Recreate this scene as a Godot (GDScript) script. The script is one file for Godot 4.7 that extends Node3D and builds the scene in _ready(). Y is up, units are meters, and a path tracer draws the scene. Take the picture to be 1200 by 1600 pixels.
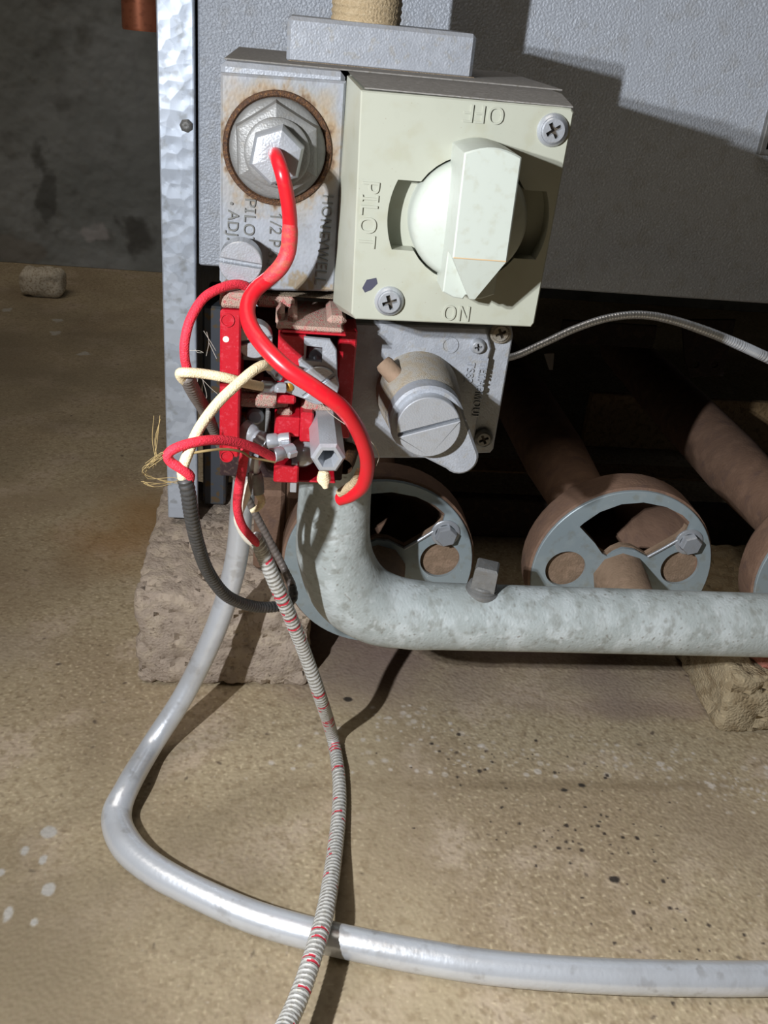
extends Node3D
# A gas control valve, its wiring and the burner manifold at the foot of an old boiler standing on bricks in a basement.
# Shapes are worked out in millimetres (class Geo) and committed in metres.

const MM := 0.001
var mats := {}
var noises := {}


# ---------------------------------------------------------------- geometry in millimetres
class Geo:
	var v := PackedVector3Array()
	var n := PackedVector3Array()
	var c := PackedColorArray()
	var ink := Color.WHITE

	func tri(a: Vector3, b: Vector3, d: Vector3, na: Vector3, nb: Vector3, nd: Vector3) -> void:
		if (b - a).cross(d - a).dot(na + nb + nd) > 0.0:
			v.append_array([a, d, b])
			n.append_array([na, nd, nb])
		else:
			v.append_array([a, b, d])
			n.append_array([na, nb, nd])
		c.append_array([ink, ink, ink])

	func face(pts: Array, inside: Vector3) -> void:
		var nn: Vector3 = (pts[1] - pts[0]).cross(pts[2] - pts[0]).normalized()
		if nn == Vector3.ZERO and pts.size() > 3:
			nn = (pts[2] - pts[0]).cross(pts[3] - pts[0]).normalized()
		if nn.dot(pts[0] - inside) < 0.0:
			nn = -nn
		for k in range(1, pts.size() - 1):
			tri(pts[0], pts[k], pts[k + 1], nn, nn, nn)

	func cbox(at: Vector3, s: Vector3, b := 0.4, turn := Basis()) -> Geo:
		var h := s / 2.0
		b = minf(b, minf(h.x, minf(h.y, h.z)) * 0.9)
		var corner := {}
		for i in 8:
			var sg := Vector3(1 if i & 1 else -1, 1 if i & 2 else -1, 1 if i & 4 else -1)
			for ax in 3:
				var p := h - Vector3.ONE * b
				p[ax] = h[ax]
				corner[i * 3 + ax] = at + turn * (p * sg)
		for ax in 3:
			var bit := 1 << ax
			var u := 1 << ((ax + 1) % 3)
			var w := 1 << ((ax + 2) % 3)
			for side in [0, bit]:
				face([corner[side * 3 + ax], corner[(side | u) * 3 + ax], corner[(side | u | w) * 3 + ax], corner[(side | w) * 3 + ax]], at)
			var a2 := (ax + 1) % 3
			var a3 := (ax + 2) % 3
			for k in 4:
				var e: int = (u if k & 1 else 0) | (w if k & 2 else 0)
				face([corner[e * 3 + a2], corner[(e | bit) * 3 + a2], corner[(e | bit) * 3 + a3], corner[e * 3 + a3]], at)
		for i in 8:
			face([corner[i * 3], corner[i * 3 + 1], corner[i * 3 + 2]], at)
		return self

	# profile of (radius, height) points turned round the z axis of xf; seg 6 with flat sides gives a hexagon
	func lathe(xf: Transform3D, prof: Array, seg := 32, flat := false, phase := 0.0, crease := 0.75) -> Geo:
		var m := prof.size()
		var sn := []
		for i in m - 1:
			var d: Vector2 = prof[i + 1] - prof[i]
			sn.append(Vector2(d.y, -d.x).normalized())
		for i in m - 1:
			var n0: Vector2 = sn[i]
			var n1: Vector2 = sn[i]
			if i > 0 and sn[i - 1].dot(sn[i]) > crease:
				n0 = (sn[i - 1] + sn[i]).normalized()
			if i < m - 2 and sn[i + 1].dot(sn[i]) > crease:
				n1 = (sn[i + 1] + sn[i]).normalized()
			for k in seg:
				var a := TAU * k / seg + phase
				var b := TAU * (k + 1) / seg + phase
				var ca := Vector2(cos(a), sin(a))
				var cb := Vector2(cos(b), sin(b))
				var fa := ((ca + cb).normalized()) if flat else ca
				var fb := ((ca + cb).normalized()) if flat else cb
				var p: Vector2 = prof[i]
				var q: Vector2 = prof[i + 1]
				var p0 := xf * Vector3(ca.x * p.x, ca.y * p.x, p.y)
				var p1 := xf * Vector3(cb.x * p.x, cb.y * p.x, p.y)
				var q0 := xf * Vector3(ca.x * q.x, ca.y * q.x, q.y)
				var q1 := xf * Vector3(cb.x * q.x, cb.y * q.x, q.y)
				var np0 := xf.basis * Vector3(fa.x * n0.x, fa.y * n0.x, n0.y)
				var np1 := xf.basis * Vector3(fb.x * n0.x, fb.y * n0.x, n0.y)
				var nq0 := xf.basis * Vector3(fa.x * n1.x, fa.y * n1.x, n1.y)
				var nq1 := xf.basis * Vector3(fb.x * n1.x, fb.y * n1.x, n1.y)
				if p.x > 1e-6:
					tri(p0, p1, q1, np0, np1, nq1)
				if q.x > 1e-6:
					tri(p0, q1, q0, np0, nq1, nq0)
		return self

	# one end face from a 2D outline, cut into strips through the holes so that every piece is simple
	func cap(xf: Transform3D, outer: PackedVector2Array, holes: Array, z: float, up: float) -> void:
		var cuts := [-1e4]
		for h in holes:
			var mid := Vector2.ZERO
			for p in h:
				mid += p
			cuts.append(mid.x / h.size())
		cuts.sort()
		cuts.append(1e4)
		var nn := xf.basis * Vector3(0, 0, up)
		for i in cuts.size() - 1:
			if cuts[i + 1] - cuts[i] < 0.01:
				continue
			var strip := PackedVector2Array([Vector2(cuts[i], -1e4), Vector2(cuts[i + 1], -1e4), Vector2(cuts[i + 1], 1e4), Vector2(cuts[i], 1e4)])
			var pieces := [outer] if holes.is_empty() else Geometry2D.intersect_polygons(outer, strip)
			for h in holes:
				var next := []
				for p in pieces:
					next.append_array(Geometry2D.clip_polygons(p, h))
				pieces = next
			for p in pieces:
				var ix := Geometry2D.triangulate_polygon(p)
				if ix.is_empty():
					for k in range(1, p.size() - 1):
						ix.append_array([0, k, k + 1])
				for k in range(0, ix.size(), 3):
					var a: Vector2 = p[ix[k]]
					var b: Vector2 = p[ix[k + 1]]
					var d: Vector2 = p[ix[k + 2]]
					tri(xf * Vector3(a.x, a.y, z), xf * Vector3(b.x, b.y, z), xf * Vector3(d.x, d.y, z), nn, nn, nn)

	func wall(xf: Transform3D, lo: PackedVector2Array, hi: PackedVector2Array, z0: float, z1: float, out: float, smooth := false) -> void:
		var m := lo.size()
		var turn := 0.0
		var fn := []
		for i in m:
			turn += lo[i].cross(lo[(i + 1) % m])
		for i in m:
			var j := (i + 1) % m
			var e := lo[j] - lo[i]
			var o := Vector2(e.y, -e.x) * (1.0 if turn > 0 else -1.0) * out
			var up := Vector3(hi[i].x - lo[i].x, hi[i].y - lo[i].y, z1 - z0)
			var nn := Vector3(e.x, e.y, 0).cross(up).normalized()
			if nn.dot(Vector3(o.x, o.y, 0.0)) < 0:
				nn = -nn
			fn.append((xf.basis * nn).normalized())
		for i in m:
			var j := (i + 1) % m
			var na: Vector3 = fn[i]
			var nb: Vector3 = fn[i]
			if smooth:
				var pa: Vector3 = fn[(i + m - 1) % m]
				var pb: Vector3 = fn[j]
				if pa.dot(na) > 0.75:
					na = (pa + na).normalized()
				if pb.dot(nb) > 0.75:
					nb = (pb + nb).normalized()
			var a := xf * Vector3(lo[i].x, lo[i].y, z0)
			var b := xf * Vector3(lo[j].x, lo[j].y, z0)
			var d := xf * Vector3(hi[j].x, hi[j].y, z1)
			var e2 := xf * Vector3(hi[i].x, hi[i].y, z1)
			tri(a, b, d, na, nb, nb)
			tri(a, d, e2, na, nb, na)

	func inset(poly: PackedVector2Array, by: float) -> PackedVector2Array:
		var m := poly.size()
		var turn := 0.0
		for i in m:
			turn += poly[i].cross(poly[(i + 1) % m])
		var out := PackedVector2Array()
		for i in m:
			var d0 := (poly[i] - poly[(i + m - 1) % m]).normalized()
			var d1 := (poly[(i + 1) % m] - poly[i]).normalized()
			var n0 := Vector2(-d0.y, d0.x) * signf(turn)
			var n1 := Vector2(-d1.y, d1.x) * signf(turn)
			var mid := (n0 + n1).normalized()
			out.append(poly[i] + mid * by / maxf(mid.dot(n0), 0.4))
		return out

	# plate from z0 (back) to z1 (front) with a bevelled front edge and holes right through
	func plate(xf: Transform3D, outer: PackedVector2Array, holes: Array, z0: float, z1: float, bev := 0.3, smooth := true, back := PackedVector2Array()) -> Geo:
		var rim := inset(outer, bev) if bev > 0 else outer
		if bev > 0:
			wall(xf, outer, rim, z1 - bev, z1, 1.0, smooth)
		wall(xf, outer if back.is_empty() else back, outer, z0, z1 - bev, 1.0, smooth)
		cap(xf, rim, holes, z1, 1.0)
		cap(xf, outer if back.is_empty() else back, holes, z0, -1.0)
		for h in holes:
			wall(xf, h, h, z0, z1, -1.0, smooth)
		return self

	# smooth sweep along a curve through pts; r a number or one radius per point; ring(s, angle) may scale the radius
	func tube(pts: Array, r, seg := 14, step := 1.5, ring = null, caps := true, paint = null) -> Geo:
		var p := PackedVector3Array()
		var rad := PackedFloat32Array()
		var dist := PackedFloat32Array()
		var m := pts.size()
		for i in m - 1:
			var a: Vector3 = pts[i]
			var b: Vector3 = pts[i + 1]
			var pa: Vector3 = pts[i - 1] if i > 0 else a * 2.0 - b
			var pb: Vector3 = pts[i + 2] if i < m - 2 else b * 2.0 - a
			var ra: float = r[i] if r is Array else r
			var rb: float = r[i + 1] if r is Array else r
			var k := maxi(2, ceili(a.distance_to(b) / step))
			for j in k + (1 if i == m - 2 else 0):
				p.append(a.cubic_interpolate(b, pa, pb, float(j) / k))
				rad.append(lerpf(ra, rb, smoothstep(0.0, 1.0, float(j) / k)))
		var s := 0.0
		var side := Vector3.ZERO
		var rings := []
		var normals := []
		var cols := []
		var last := p.size() - 1
		for i in p.size():
			var t := (p[mini(i + 1, last)] - p[maxi(i - 1, 0)]).normalized()
			if i > 0:
				s += p[i].distance_to(p[i - 1])
			if side == Vector3.ZERO:
				side = t.cross(Vector3(0.31, 0.2, 0.93)).normalized()
			side = (side - t * side.dot(t)).normalized()
			var up := t.cross(side)
			var ps := PackedVector3Array()
			var ns := PackedVector3Array()
			var cs := PackedColorArray()
			for k in seg:
				var a := TAU * k / seg
				var o := side * cos(a) + up * sin(a)
				var f: float = ring.call(s, a) if ring != null else 1.0
				ps.append(p[i] + o * rad[i] * f)
				var slope := 0.0
				if ring != null:
					slope = (ring.call(s + 0.05, a) - ring.call(s - 0.05, a)) / 0.1 * rad[i]
				ns.append((o - t * slope).normalized())
				if paint != null:
					cs.append(paint.call(s, a))
			rings.append(ps)
			normals.append(ns)
			cols.append(cs)
			dist.append(s)
		for i in last:
			for k in seg:
				var j := (k + 1) % seg
				var at := v.size()
				tri(rings[i][k], rings[i][j], rings[i + 1][j], normals[i][k], normals[i][j], normals[i + 1][j])
				tri(rings[i][k], rings[i + 1][j], rings[i + 1][k], normals[i][k], normals[i + 1][j], normals[i + 1][k])
				if paint != null:
					for q in range(at, at + 6):
						c[q] = cols[i][k]
		if caps:
			for e in [0, last]:
				var away: Vector3 = (p[0] - p[1]) if e == 0 else (p[last] - p[last - 1])
				away = away.normalized()
				for k in seg:
					var j := (k + 1) % seg
					tri(p[e] + away * rad[e] * 0.3, rings[e][k], rings[e][j], away, (away + normals[e][k]).normalized(), (away + normals[e][j]).normalized())
		return self

	# box cut into a grid whose points wander by noise: rough stone and brick
	func rough_box(at: Vector3, s: Vector3, cell: float, amp: float, round_by: float, noise: FastNoiseLite) -> Geo:
		var h := s / 2.0
		var core := h - Vector3.ONE * round_by
		for ax in 3:
			var u := (ax + 1) % 3
			var w := (ax + 2) % 3
			var nu := maxi(2, ceili(s[u] / cell))
			var nw := maxi(2, ceili(s[w] / cell))
			for side in [-1.0, 1.0]:
				var grid := []
				for i in nu + 1:
					var row := PackedVector3Array()
					for j in nw + 1:
						var q := Vector3.ZERO
						q[ax] = h[ax] * side
						q[u] = lerpf(-h[u], h[u], float(i) / nu)
						q[w] = lerpf(-h[w], h[w], float(j) / nw)
						var inner := q.clamp(-core, core)
						var dir := (q - inner).normalized()
						var pnt := inner + dir * round_by
						var a := noise.get_noise_3dv(pnt + at) * amp + noise.get_noise_3dv((pnt + at) * 3.3) * amp * 0.4
						row.append(at + pnt + dir * (a - absf(a) * 0.5))
					grid.append(row)
				for i in nu:
					for j in nw:
						face([grid[i][j], grid[i + 1][j], grid[i + 1][j + 1], grid[i][j + 1]], at)
		return self

	func smooth(angle := 50.0) -> Geo:
		var sums := {}
		for i in v.size():
			var k := Vector3i((v[i] * 50.0).round())
			if not sums.has(k):
				sums[k] = []
			sums[k].append(n[i])
		var lim := cos(deg_to_rad(angle))
		var out := PackedVector3Array()
		for i in v.size():
			var t := Vector3.ZERO
			for q in sums[Vector3i((v[i] * 50.0).round())]:
				if q.dot(n[i]) > lim:
					t += q
			out.append(t.normalized())
		n = out
		return self

	func mesh(uv_from: Rect2, uv_floor: bool) -> ArrayMesh:
		var arrays := []
		arrays.resize(Mesh.ARRAY_MAX)
		var vm := PackedVector3Array()
		var uv := PackedVector2Array()
		vm.resize(v.size())
		uv.resize(v.size())
		for i in v.size():
			vm[i] = v[i] * MM
			var q := Vector2(v[i].x, v[i].z if uv_floor else -v[i].y)
			uv[i] = (q - uv_from.position) / uv_from.size
		arrays[Mesh.ARRAY_VERTEX] = vm
		arrays[Mesh.ARRAY_NORMAL] = n
		arrays[Mesh.ARRAY_COLOR] = c
		arrays[Mesh.ARRAY_TEX_UV] = uv
		var am := ArrayMesh.new()
		am.add_surface_from_arrays(Mesh.PRIMITIVE_TRIANGLES, arrays)
		return am


static func circle(r: float, at := Vector2.ZERO, seg := 40) -> PackedVector2Array:
	var p := PackedVector2Array()
	for k in seg:
		p.append(at + Vector2.from_angle(TAU * k / seg) * r)
	return p


static func rect(x0: float, y0: float, x1: float, y1: float) -> PackedVector2Array:
	return PackedVector2Array([Vector2(x0, y0), Vector2(x1, y0), Vector2(x1, y1), Vector2(x0, y1)])


static func round_rect(x0: float, y0: float, x1: float, y1: float, r: float) -> PackedVector2Array:
	var p := PackedVector2Array()
	for q in [[x1 - r, y1 - r, 0.0], [x0 + r, y1 - r, 0.5], [x0 + r, y0 + r, 1.0], [x1 - r, y0 + r, 1.5]]:
		for k in 5:
			p.append(Vector2(q[0], q[1]) + Vector2.from_angle(PI * (q[2] + k / 8.0)) * r)
	return p


static func along(from: Vector3, to: Vector3) -> Transform3D:   # z axis of the frame points from -> to
	var z := (to - from).normalized()
	var x := z.cross(Vector3(0.2, 0.97, 0.1)).normalized()
	return Transform3D(Basis(x, z.cross(x), z), from)


static func at_xy(x: float, y: float) -> Transform3D:
	return Transform3D(Basis(), Vector3(x, y, 0))


# ---------------------------------------------------------------- textures and materials
func noise(cells: float, size: int, sd: int, kind := "fbm") -> PackedByteArray:
	var key := "%s %s %s %s" % [cells, size, sd, kind]
	if not noises.has(key):
		var f := FastNoiseLite.new()
		f.seed = sd
		f.frequency = cells / size
		f.noise_type = FastNoiseLite.TYPE_SIMPLEX_SMOOTH
		f.fractal_octaves = 4
		if kind == "fine":
			f.fractal_type = FastNoiseLite.FRACTAL_NONE
		elif kind == "cell":
			f.noise_type = FastNoiseLite.TYPE_CELLULAR
			f.cellular_return_type = FastNoiseLite.RETURN_DISTANCE
			f.fractal_type = FastNoiseLite.FRACTAL_NONE
		elif kind == "spangle":
			f.noise_type = FastNoiseLite.TYPE_CELLULAR
			f.cellular_return_type = FastNoiseLite.RETURN_CELL_VALUE
			f.fractal_type = FastNoiseLite.FRACTAL_NONE
			f.domain_warp_enabled = true
			f.domain_warp_amplitude = size / cells * 0.6
			f.domain_warp_frequency = cells / size
		elif kind == "ridge":
			f.fractal_type = FastNoiseLite.FRACTAL_RIDGED
		noises[key] = f.get_seamless_image(size, size).get_data()
	return noises[key]


# colour picture: each layer is [cells, kind, from, to, colour, share]
func paint_bytes(size: int, base: Color, layers: Array, sd: int) -> PackedByteArray:
	var out := PackedByteArray()
	out.resize(size * size * 3)
	var first := true
	for l in layers:
		sd += 1
		var nb := noise(l[0], size, sd, l[1])
		var w := PackedFloat32Array()
		for i in 256:
			w.append(smoothstep(l[2], l[3], i / 255.0) * l[5])
		var cr: float = l[4].r8
		var cg: float = l[4].g8
		var cb: float = l[4].b8
		var br: float = base.r8
		var bg: float = base.g8
		var bb: float = base.b8
		var j := 0
		for i in size * size:
			var a := w[nb[i]]
			if first:
				out[j] = int(br + (cr - br) * a)
				out[j + 1] = int(bg + (cg - bg) * a)
				out[j + 2] = int(bb + (cb - bb) * a)
			elif a > 0.0:
				var o := out[j]
				out[j] = int(o + (cr - o) * a)
				o = out[j + 1]
				out[j + 1] = int(o + (cg - o) * a)
				o = out[j + 2]
				out[j + 2] = int(o + (cb - o) * a)
			j += 3
		first = false
	return out


func tex_rgb(bytes: PackedByteArray, size: int) -> ImageTexture:
	return ImageTexture.create_from_image(Image.create_from_data(size, size, false, Image.FORMAT_RGB8, bytes))


func tex_grey(bytes: PackedByteArray, size: int) -> ImageTexture:
	return ImageTexture.create_from_image(Image.create_from_data(size, size, false, Image.FORMAT_L8, bytes))


# blotch with a wandering edge painted into a square picture; at and r in pixels
func blotch(b: PackedByteArray, size: int, at: Vector2, r: Vector2, col: Color, share: float, nb: PackedByteArray, ragged := 0.8, soft := 0.5) -> void:
	for y in range(maxi(0, int(at.y - r.y * 1.7)), mini(size, int(at.y + r.y * 1.7))):
		for x in range(maxi(0, int(at.x - r.x * 1.7)), mini(size, int(at.x + r.x * 1.7))):
			var d := Vector2((x - at.x) / r.x, (y - at.y) / r.y).length() + (nb[y * size + x] / 255.0 - 0.5) * ragged * 2.0
			var a := smoothstep(1.0 + soft * 0.3, 1.0 - soft, d) * share
			if a > 0.004:
				var j := (y * size + x) * 3
				b[j] = int(lerpf(b[j], col.r8, a))
				b[j + 1] = int(lerpf(b[j + 1], col.g8, a))
				b[j + 2] = int(lerpf(b[j + 2], col.b8, a))


func mat(called: String, base: Color, rough: float, metal := 0.0, layers := [], tile := 40.0, bump := [], size := 256) -> StandardMaterial3D:
	if mats.has(called):
		return mats[called]
	var m := StandardMaterial3D.new()
	m.resource_name = called
	m.roughness = rough
	m.metallic = metal
	m.albedo_color = base
	var sd: int = called.hash() % 1000
	m.uv1_triplanar = true
	m.uv1_scale = Vector3.ONE / (tile * MM)
	if layers:
		m.albedo_color = Color.WHITE
		m.albedo_texture = tex_rgb(paint_bytes(size, base, layers, sd), size)
	if bump:   # [cells, kind, depth in mm]
		m.heightmap_enabled = true
		m.heightmap_texture = tex_grey(noise(bump[0], size, sd + 77, bump[1]), size)
		m.heightmap_scale = bump[2] * 0.1
	mats[called] = m
	return m


# ---------------------------------------------------------------- things and parts
func thing(called: String, label: String, category: String, base: Vector3, group := "") -> Node3D:
	var o := Node3D.new()
	o.name = called
	add_child(o, true)
	o.position = base * MM
	o.set_meta("label", label)
	o.set_meta("category", category)
	if group:
		o.set_meta("group", group)
	return o


func part(parent: Node3D, called: String, g: Geo, m: Material, label := "", uv_from := Rect2(0, 0, 1, 1), uv_floor := false) -> MeshInstance3D:
	var o := MeshInstance3D.new()
	o.name = called
	o.mesh = g.mesh(uv_from, uv_floor)
	o.material_override = m
	parent.add_child(o, true)
	if parent != self and not parent is MeshInstance3D:
		o.position = -parent.position
	if label:
		o.set_meta("label", label)
	return o


func structure(called: String, g: Geo, m: Material, uv_from := Rect2(0, 0, 1, 1), uv_floor := false) -> MeshInstance3D:
	var o := part(self, called, g, m, "", uv_from, uv_floor)
	o.set_meta("kind", "structure")
	return o


# raised lettering; height is the height of a capital, the frame's x axis is the reading direction
func lettering(parent: Node3D, text: String, xf: Transform3D, height: float, deep: float, m: Material, stretch := 1.0) -> void:
	var t := TextMesh.new()
	var f := SystemFont.new()
	f.font_names = PackedStringArray(["Droid Sans"])
	t.font = f
	t.text = text
	t.font_size = 32
	t.pixel_size = height * MM / (32 * 0.714)
	t.depth = deep * MM
	t.curve_step = 1.0
	var o := MeshInstance3D.new()
	o.name = "lettering"
	o.mesh = t
	o.material_override = m
	parent.add_child(o, true)
	var b := xf.basis.orthonormalized()
	o.transform = Transform3D(Basis(b.x * stretch, b.y, b.z), xf.origin * MM - (Vector3.ZERO if parent is MeshInstance3D else parent.position))
	o.set_meta("label", "raised lettering reading " + text)


func phillips(parent: Node3D, at: Vector3, r: float, h: float, turn: float, m: Material, called := "cross_head_screw") -> void:
	var g := Geo.new()
	var cross := PackedVector2Array()
	var a := r * 0.13
	var b := r * 0.5
	for q in [Vector2(a, a), Vector2(a, b), Vector2(-a, b), Vector2(-a, a), Vector2(-b, a), Vector2(-b, -a), Vector2(-a, -a), Vector2(-a, -b), Vector2(a, -b), Vector2(a, -a), Vector2(b, -a), Vector2(b, a)]:
		cross.append(q.rotated(turn))
	var xf := Transform3D(Basis(), at)
	g.plate(xf, circle(r * 0.8, Vector2.ZERO, 28), [cross], h * 0.2, h, 0.12 * r)
	g.lathe(xf, [Vector2(r, -0.5), Vector2(r, h * 0.25), Vector2(r * 0.93, h * 0.6), Vector2(r * 0.8, h * 0.86)], 28)
	var s := part(parent, called, g, m)
	part(s, "cross_recess", Geo.new().plate(xf, circle(r * 0.7), [], 0.0, h * 0.25, 0.0), mats["recess"])


func slotted(parent: Node3D, at: Vector3, r: float, h: float, turn: float, slot: float, m: Material, called := "slotted_screw") -> void:
	var g := Geo.new()
	var xf := Transform3D(Basis(), at)
	g.lathe(xf, [Vector2(r, -0.5), Vector2(r, h * 0.5), Vector2(0, h * 0.5)], 36)
	var bar := PackedVector2Array()
	for q in [Vector2(-2 * r, -slot / 2), Vector2(2 * r, -slot / 2), Vector2(2 * r, slot / 2), Vector2(-2 * r, slot / 2)]:
		bar.append(q.rotated(turn))
	for p in Geometry2D.clip_polygons(circle(r, Vector2.ZERO, 48), bar):
		g.plate(xf, p, [], h * 0.5, h, 0.25)
	part(parent, called, g, m)


func _ready() -> void:
	camera_and_light()
	materials()
	room()
	boiler()
	bricks()
	burners()
	manifold()
	valve()
	terminal_block()
	tubes_and_wires()
	small_things()


func camera_and_light() -> void:
	var cam := Camera3D.new()
	cam.name = "camera"
	cam.transform = Transform3D(Basis(Vector3(0.992499, 0.088752, 0.084077), Vector3(-0.037953, 0.877429, -0.478203), Vector3(-0.116213, 0.471425, 0.874215)), Vector3(0, 0.28, 0.41))
	cam.fov = rad_to_deg(2.0 * atan(800.0 / 1450.0))
	cam.near = 0.01
	cam.far = 20.0
	add_child(cam)
	cam.current = true
	# a hand torch held close by, up and to the left of the valve, just above the frame
	# (two small emitters one above the other, which is why the shadows have stepped edges)
	for k in 2:
		var torch := AreaLight3D.new()
		torch.name = "hand_torch_light"
		torch.area_size = Vector2(0.005, 0.005)
		torch.light_color = Color(0.97, 0.98, 1.0)
		torch.light_energy = 0.138
		torch.area_range = 6.0
		torch.shadow_enabled = true
		add_child(torch, true)
		var from := Vector3(-0.135, 0.292 + 0.011 * k, 0.390)
		torch.look_at_from_position(from, from + Vector3(0.90, -0.42, -0.10))
	# broad fill added under the ceiling for weak ambient light; no lamp known there
	var fill_light := AreaLight3D.new()
	fill_light.name = "ambient_fill_light"
	fill_light.area_size = Vector2(1.4, 1.0)
	fill_light.light_color = Color(1.0, 0.95, 0.89)
	fill_light.light_energy = 1.05
	fill_light.area_range = 8.0
	fill_light.shadow_enabled = true
	add_child(fill_light)
	fill_light.transform = Transform3D(Basis(Vector3.RIGHT, -PI / 2), Vector3(-0.75, 2.1, 0.35))
	var env := Environment.new()
	env.background_mode = Environment.BG_COLOR
	env.background_color = Color(0.05, 0.05, 0.05)
	env.tonemap_mode = Environment.TONE_MAPPER_LINEAR
	env.tonemap_exposure = 1.0
	env.sdfgi_enabled = true
	env.ssao_enabled = true
	env.ssil_enabled = true
	var we := WorldEnvironment.new()
	we.name = "environment"
	we.environment = env
	add_child(we)


func materials() -> void:
	var rust := Color(0.42, 0.27, 0.14)
	mat("dust_grey", Color(0.47, 0.46, 0.44), 0.95, 0.0, [[14, "fbm", 0.4, 0.8, Color(0.54, 0.53, 0.51), 0.7], [30, "fbm", 0.62, 0.85, Color(0.37, 0.34, 0.29), 0.7]], 40.0)
	mat("recess", Color(0.26, 0.23, 0.19), 0.7, 0.2)
	mat("soot", Color(0.06, 0.055, 0.05), 0.95)  # black for the darkness inside the access slot
	mat("galvanised", Color(0.72, 0.76, 0.81), 0.42, 0.35, [[16, "spangle", 0.1, 0.9, Color(0.84, 0.88, 0.93), 0.6], [9, "fbm", 0.62, 0.85, Color(0.60, 0.62, 0.63), 0.6]], 90.0, [16, "cell", 0.3], 512)
	mat("hammer_grey", Color(0.70, 0.73, 0.77), 0.5, 0.1, [[60, "fine", 0.6, 0.95, Color(0.80, 0.83, 0.87), 0.8], [8, "fbm", 0.55, 0.95, Color(0.62, 0.62, 0.61), 0.3]], 90.0, [70, "fbm", 0.35], 512)
	mat("valve_zinc", Color(0.58, 0.595, 0.62), 0.5, 0.2, [[9, "fbm", 0.4, 0.8, Color(0.64, 0.655, 0.68), 0.6], [40, "fbm", 0.6, 0.9, Color(0.55, 0.55, 0.55), 0.45], [14, "fbm", 0.62, 0.85, Color(0.57, 0.55, 0.51), 0.45]], 60.0, [90, "fbm", 0.12])
	mat("zinc_dark", Color(0.46, 0.46, 0.45), 0.48, 0.25, [[10, "fbm", 0.4, 0.8, Color(0.53, 0.53, 0.52), 0.5], [14, "fbm", 0.6, 0.9, Color(0.44, 0.41, 0.36), 0.4]], 40.0, [60, "fbm", 0.1])
	mat("bright_metal", Color(0.68, 0.695, 0.715), 0.32, 0.5, [[7, "fbm", 0.5, 0.95, Color(0.64, 0.64, 0.63), 0.4]], 30.0, [40, "fbm", 0.05])
	mat("letter_zinc", Color(0.40, 0.40, 0.385), 0.6, 0.25)
	mat("dust", Color(0.55, 0.49, 0.41), 1.0, 0.0, [[30, "fbm", 0.4, 0.75, Color(0.45, 0.38, 0.29), 0.8], [60, "fine", 0.65, 0.9, Color(0.68, 0.62, 0.54), 0.7]], 20.0, [60, "fbm", 0.6])
	mat("dusty_zinc", Color(0.60, 0.585, 0.55), 0.8, 0.1, [[7, "fbm", 0.4, 0.7, Color(0.60, 0.55, 0.46), 0.7], [40, "fbm", 0.6, 0.85, Color(0.45, 0.38, 0.29), 0.6]], 30.0, [70, "fbm", 0.25])
	mat("rust", Color(0.31, 0.20, 0.11), 0.8, 0.1, [[20, "fbm", 0.4, 0.7, Color(0.20, 0.13, 0.08), 0.8], [30, "fbm", 0.62, 0.85, Color(0.58, 0.42, 0.22), 0.7]], 25.0, [50, "fbm", 0.25])
	mat("ivory", Color(0.615, 0.625, 0.57), 0.42, 0.0, [[6, "fbm", 0.55, 0.95, Color(0.59, 0.585, 0.51), 0.5], [70, "fine", 0.95, 0.99, Color(0.45, 0.40, 0.32), 0.6]], 60.0, [], 512)
	mat("ivory_pale", Color(0.655, 0.68, 0.645), 0.4, 0.0, [[10, "fbm", 0.6, 0.95, Color(0.60, 0.60, 0.54), 0.4]], 40.0)
	mat("ivory_grime", Color(0.70, 0.60, 0.46), 0.8)
	mat("red_plastic", Color(0.66, 0.05, 0.12), 0.42, 0.0, [[14, "fbm", 0.55, 0.85, Color(0.72, 0.28, 0.30), 0.55], [40, "fbm", 0.7, 0.9, Color(0.70, 0.50, 0.45), 0.6]], 30.0)
	mat("block_back", Color(0.16, 0.09, 0.09), 0.9, 0.0, [[12, "fbm", 0.5, 0.8, Color(0.30, 0.24, 0.20), 0.8]], 25.0)  # dark tone stands for shade in the block's open gaps; paler patches are dust
	mat("red_dusty", Color(0.62, 0.52, 0.47), 0.95, 0.0, [[12, "fbm", 0.55, 0.78, Color(0.72, 0.24, 0.27), 0.6], [40, "fbm", 0.55, 0.8, Color(0.58, 0.50, 0.43), 0.7]], 22.0, [50, "fbm", 0.4])
	mat("red_rubber", Color(0.80, 0.10, 0.15), 0.32, 0.0, [[14, "fbm", 0.62, 0.9, Color(0.72, 0.22, 0.2), 0.6]], 40.0)
	mat("red_rubber_dusty", Color(0.84, 0.20, 0.24), 0.6, 0.0, [[10, "fbm", 0.42, 0.75, Color(0.66, 0.36, 0.26), 0.8], [40, "fbm", 0.6, 0.9, Color(0.88, 0.42, 0.42), 0.7]], 24.0)
	mat("red_braid", Color(0.86, 0.16, 0.24), 0.75, 0.0, [[40, "fbm", 0.55, 0.85, Color(0.88, 0.42, 0.44), 0.7], [12, "fbm", 0.6, 0.85, Color(0.66, 0.10, 0.14), 0.6]], 20.0, [50, "cell", 0.2])
	mat("cream_braid", Color(0.88, 0.82, 0.68), 0.85, 0.0, [[30, "fbm", 0.5, 0.85, Color(0.78, 0.68, 0.48), 0.6], [50, "fine", 0.8, 0.95, Color(0.55, 0.45, 0.3), 0.5]], 20.0, [50, "cell", 0.2])
	mat("white_wire", Color(0.88, 0.86, 0.80), 0.6, 0.0, [[20, "fbm", 0.55, 0.85, Color(0.76, 0.70, 0.58), 0.6]], 20.0)
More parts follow.
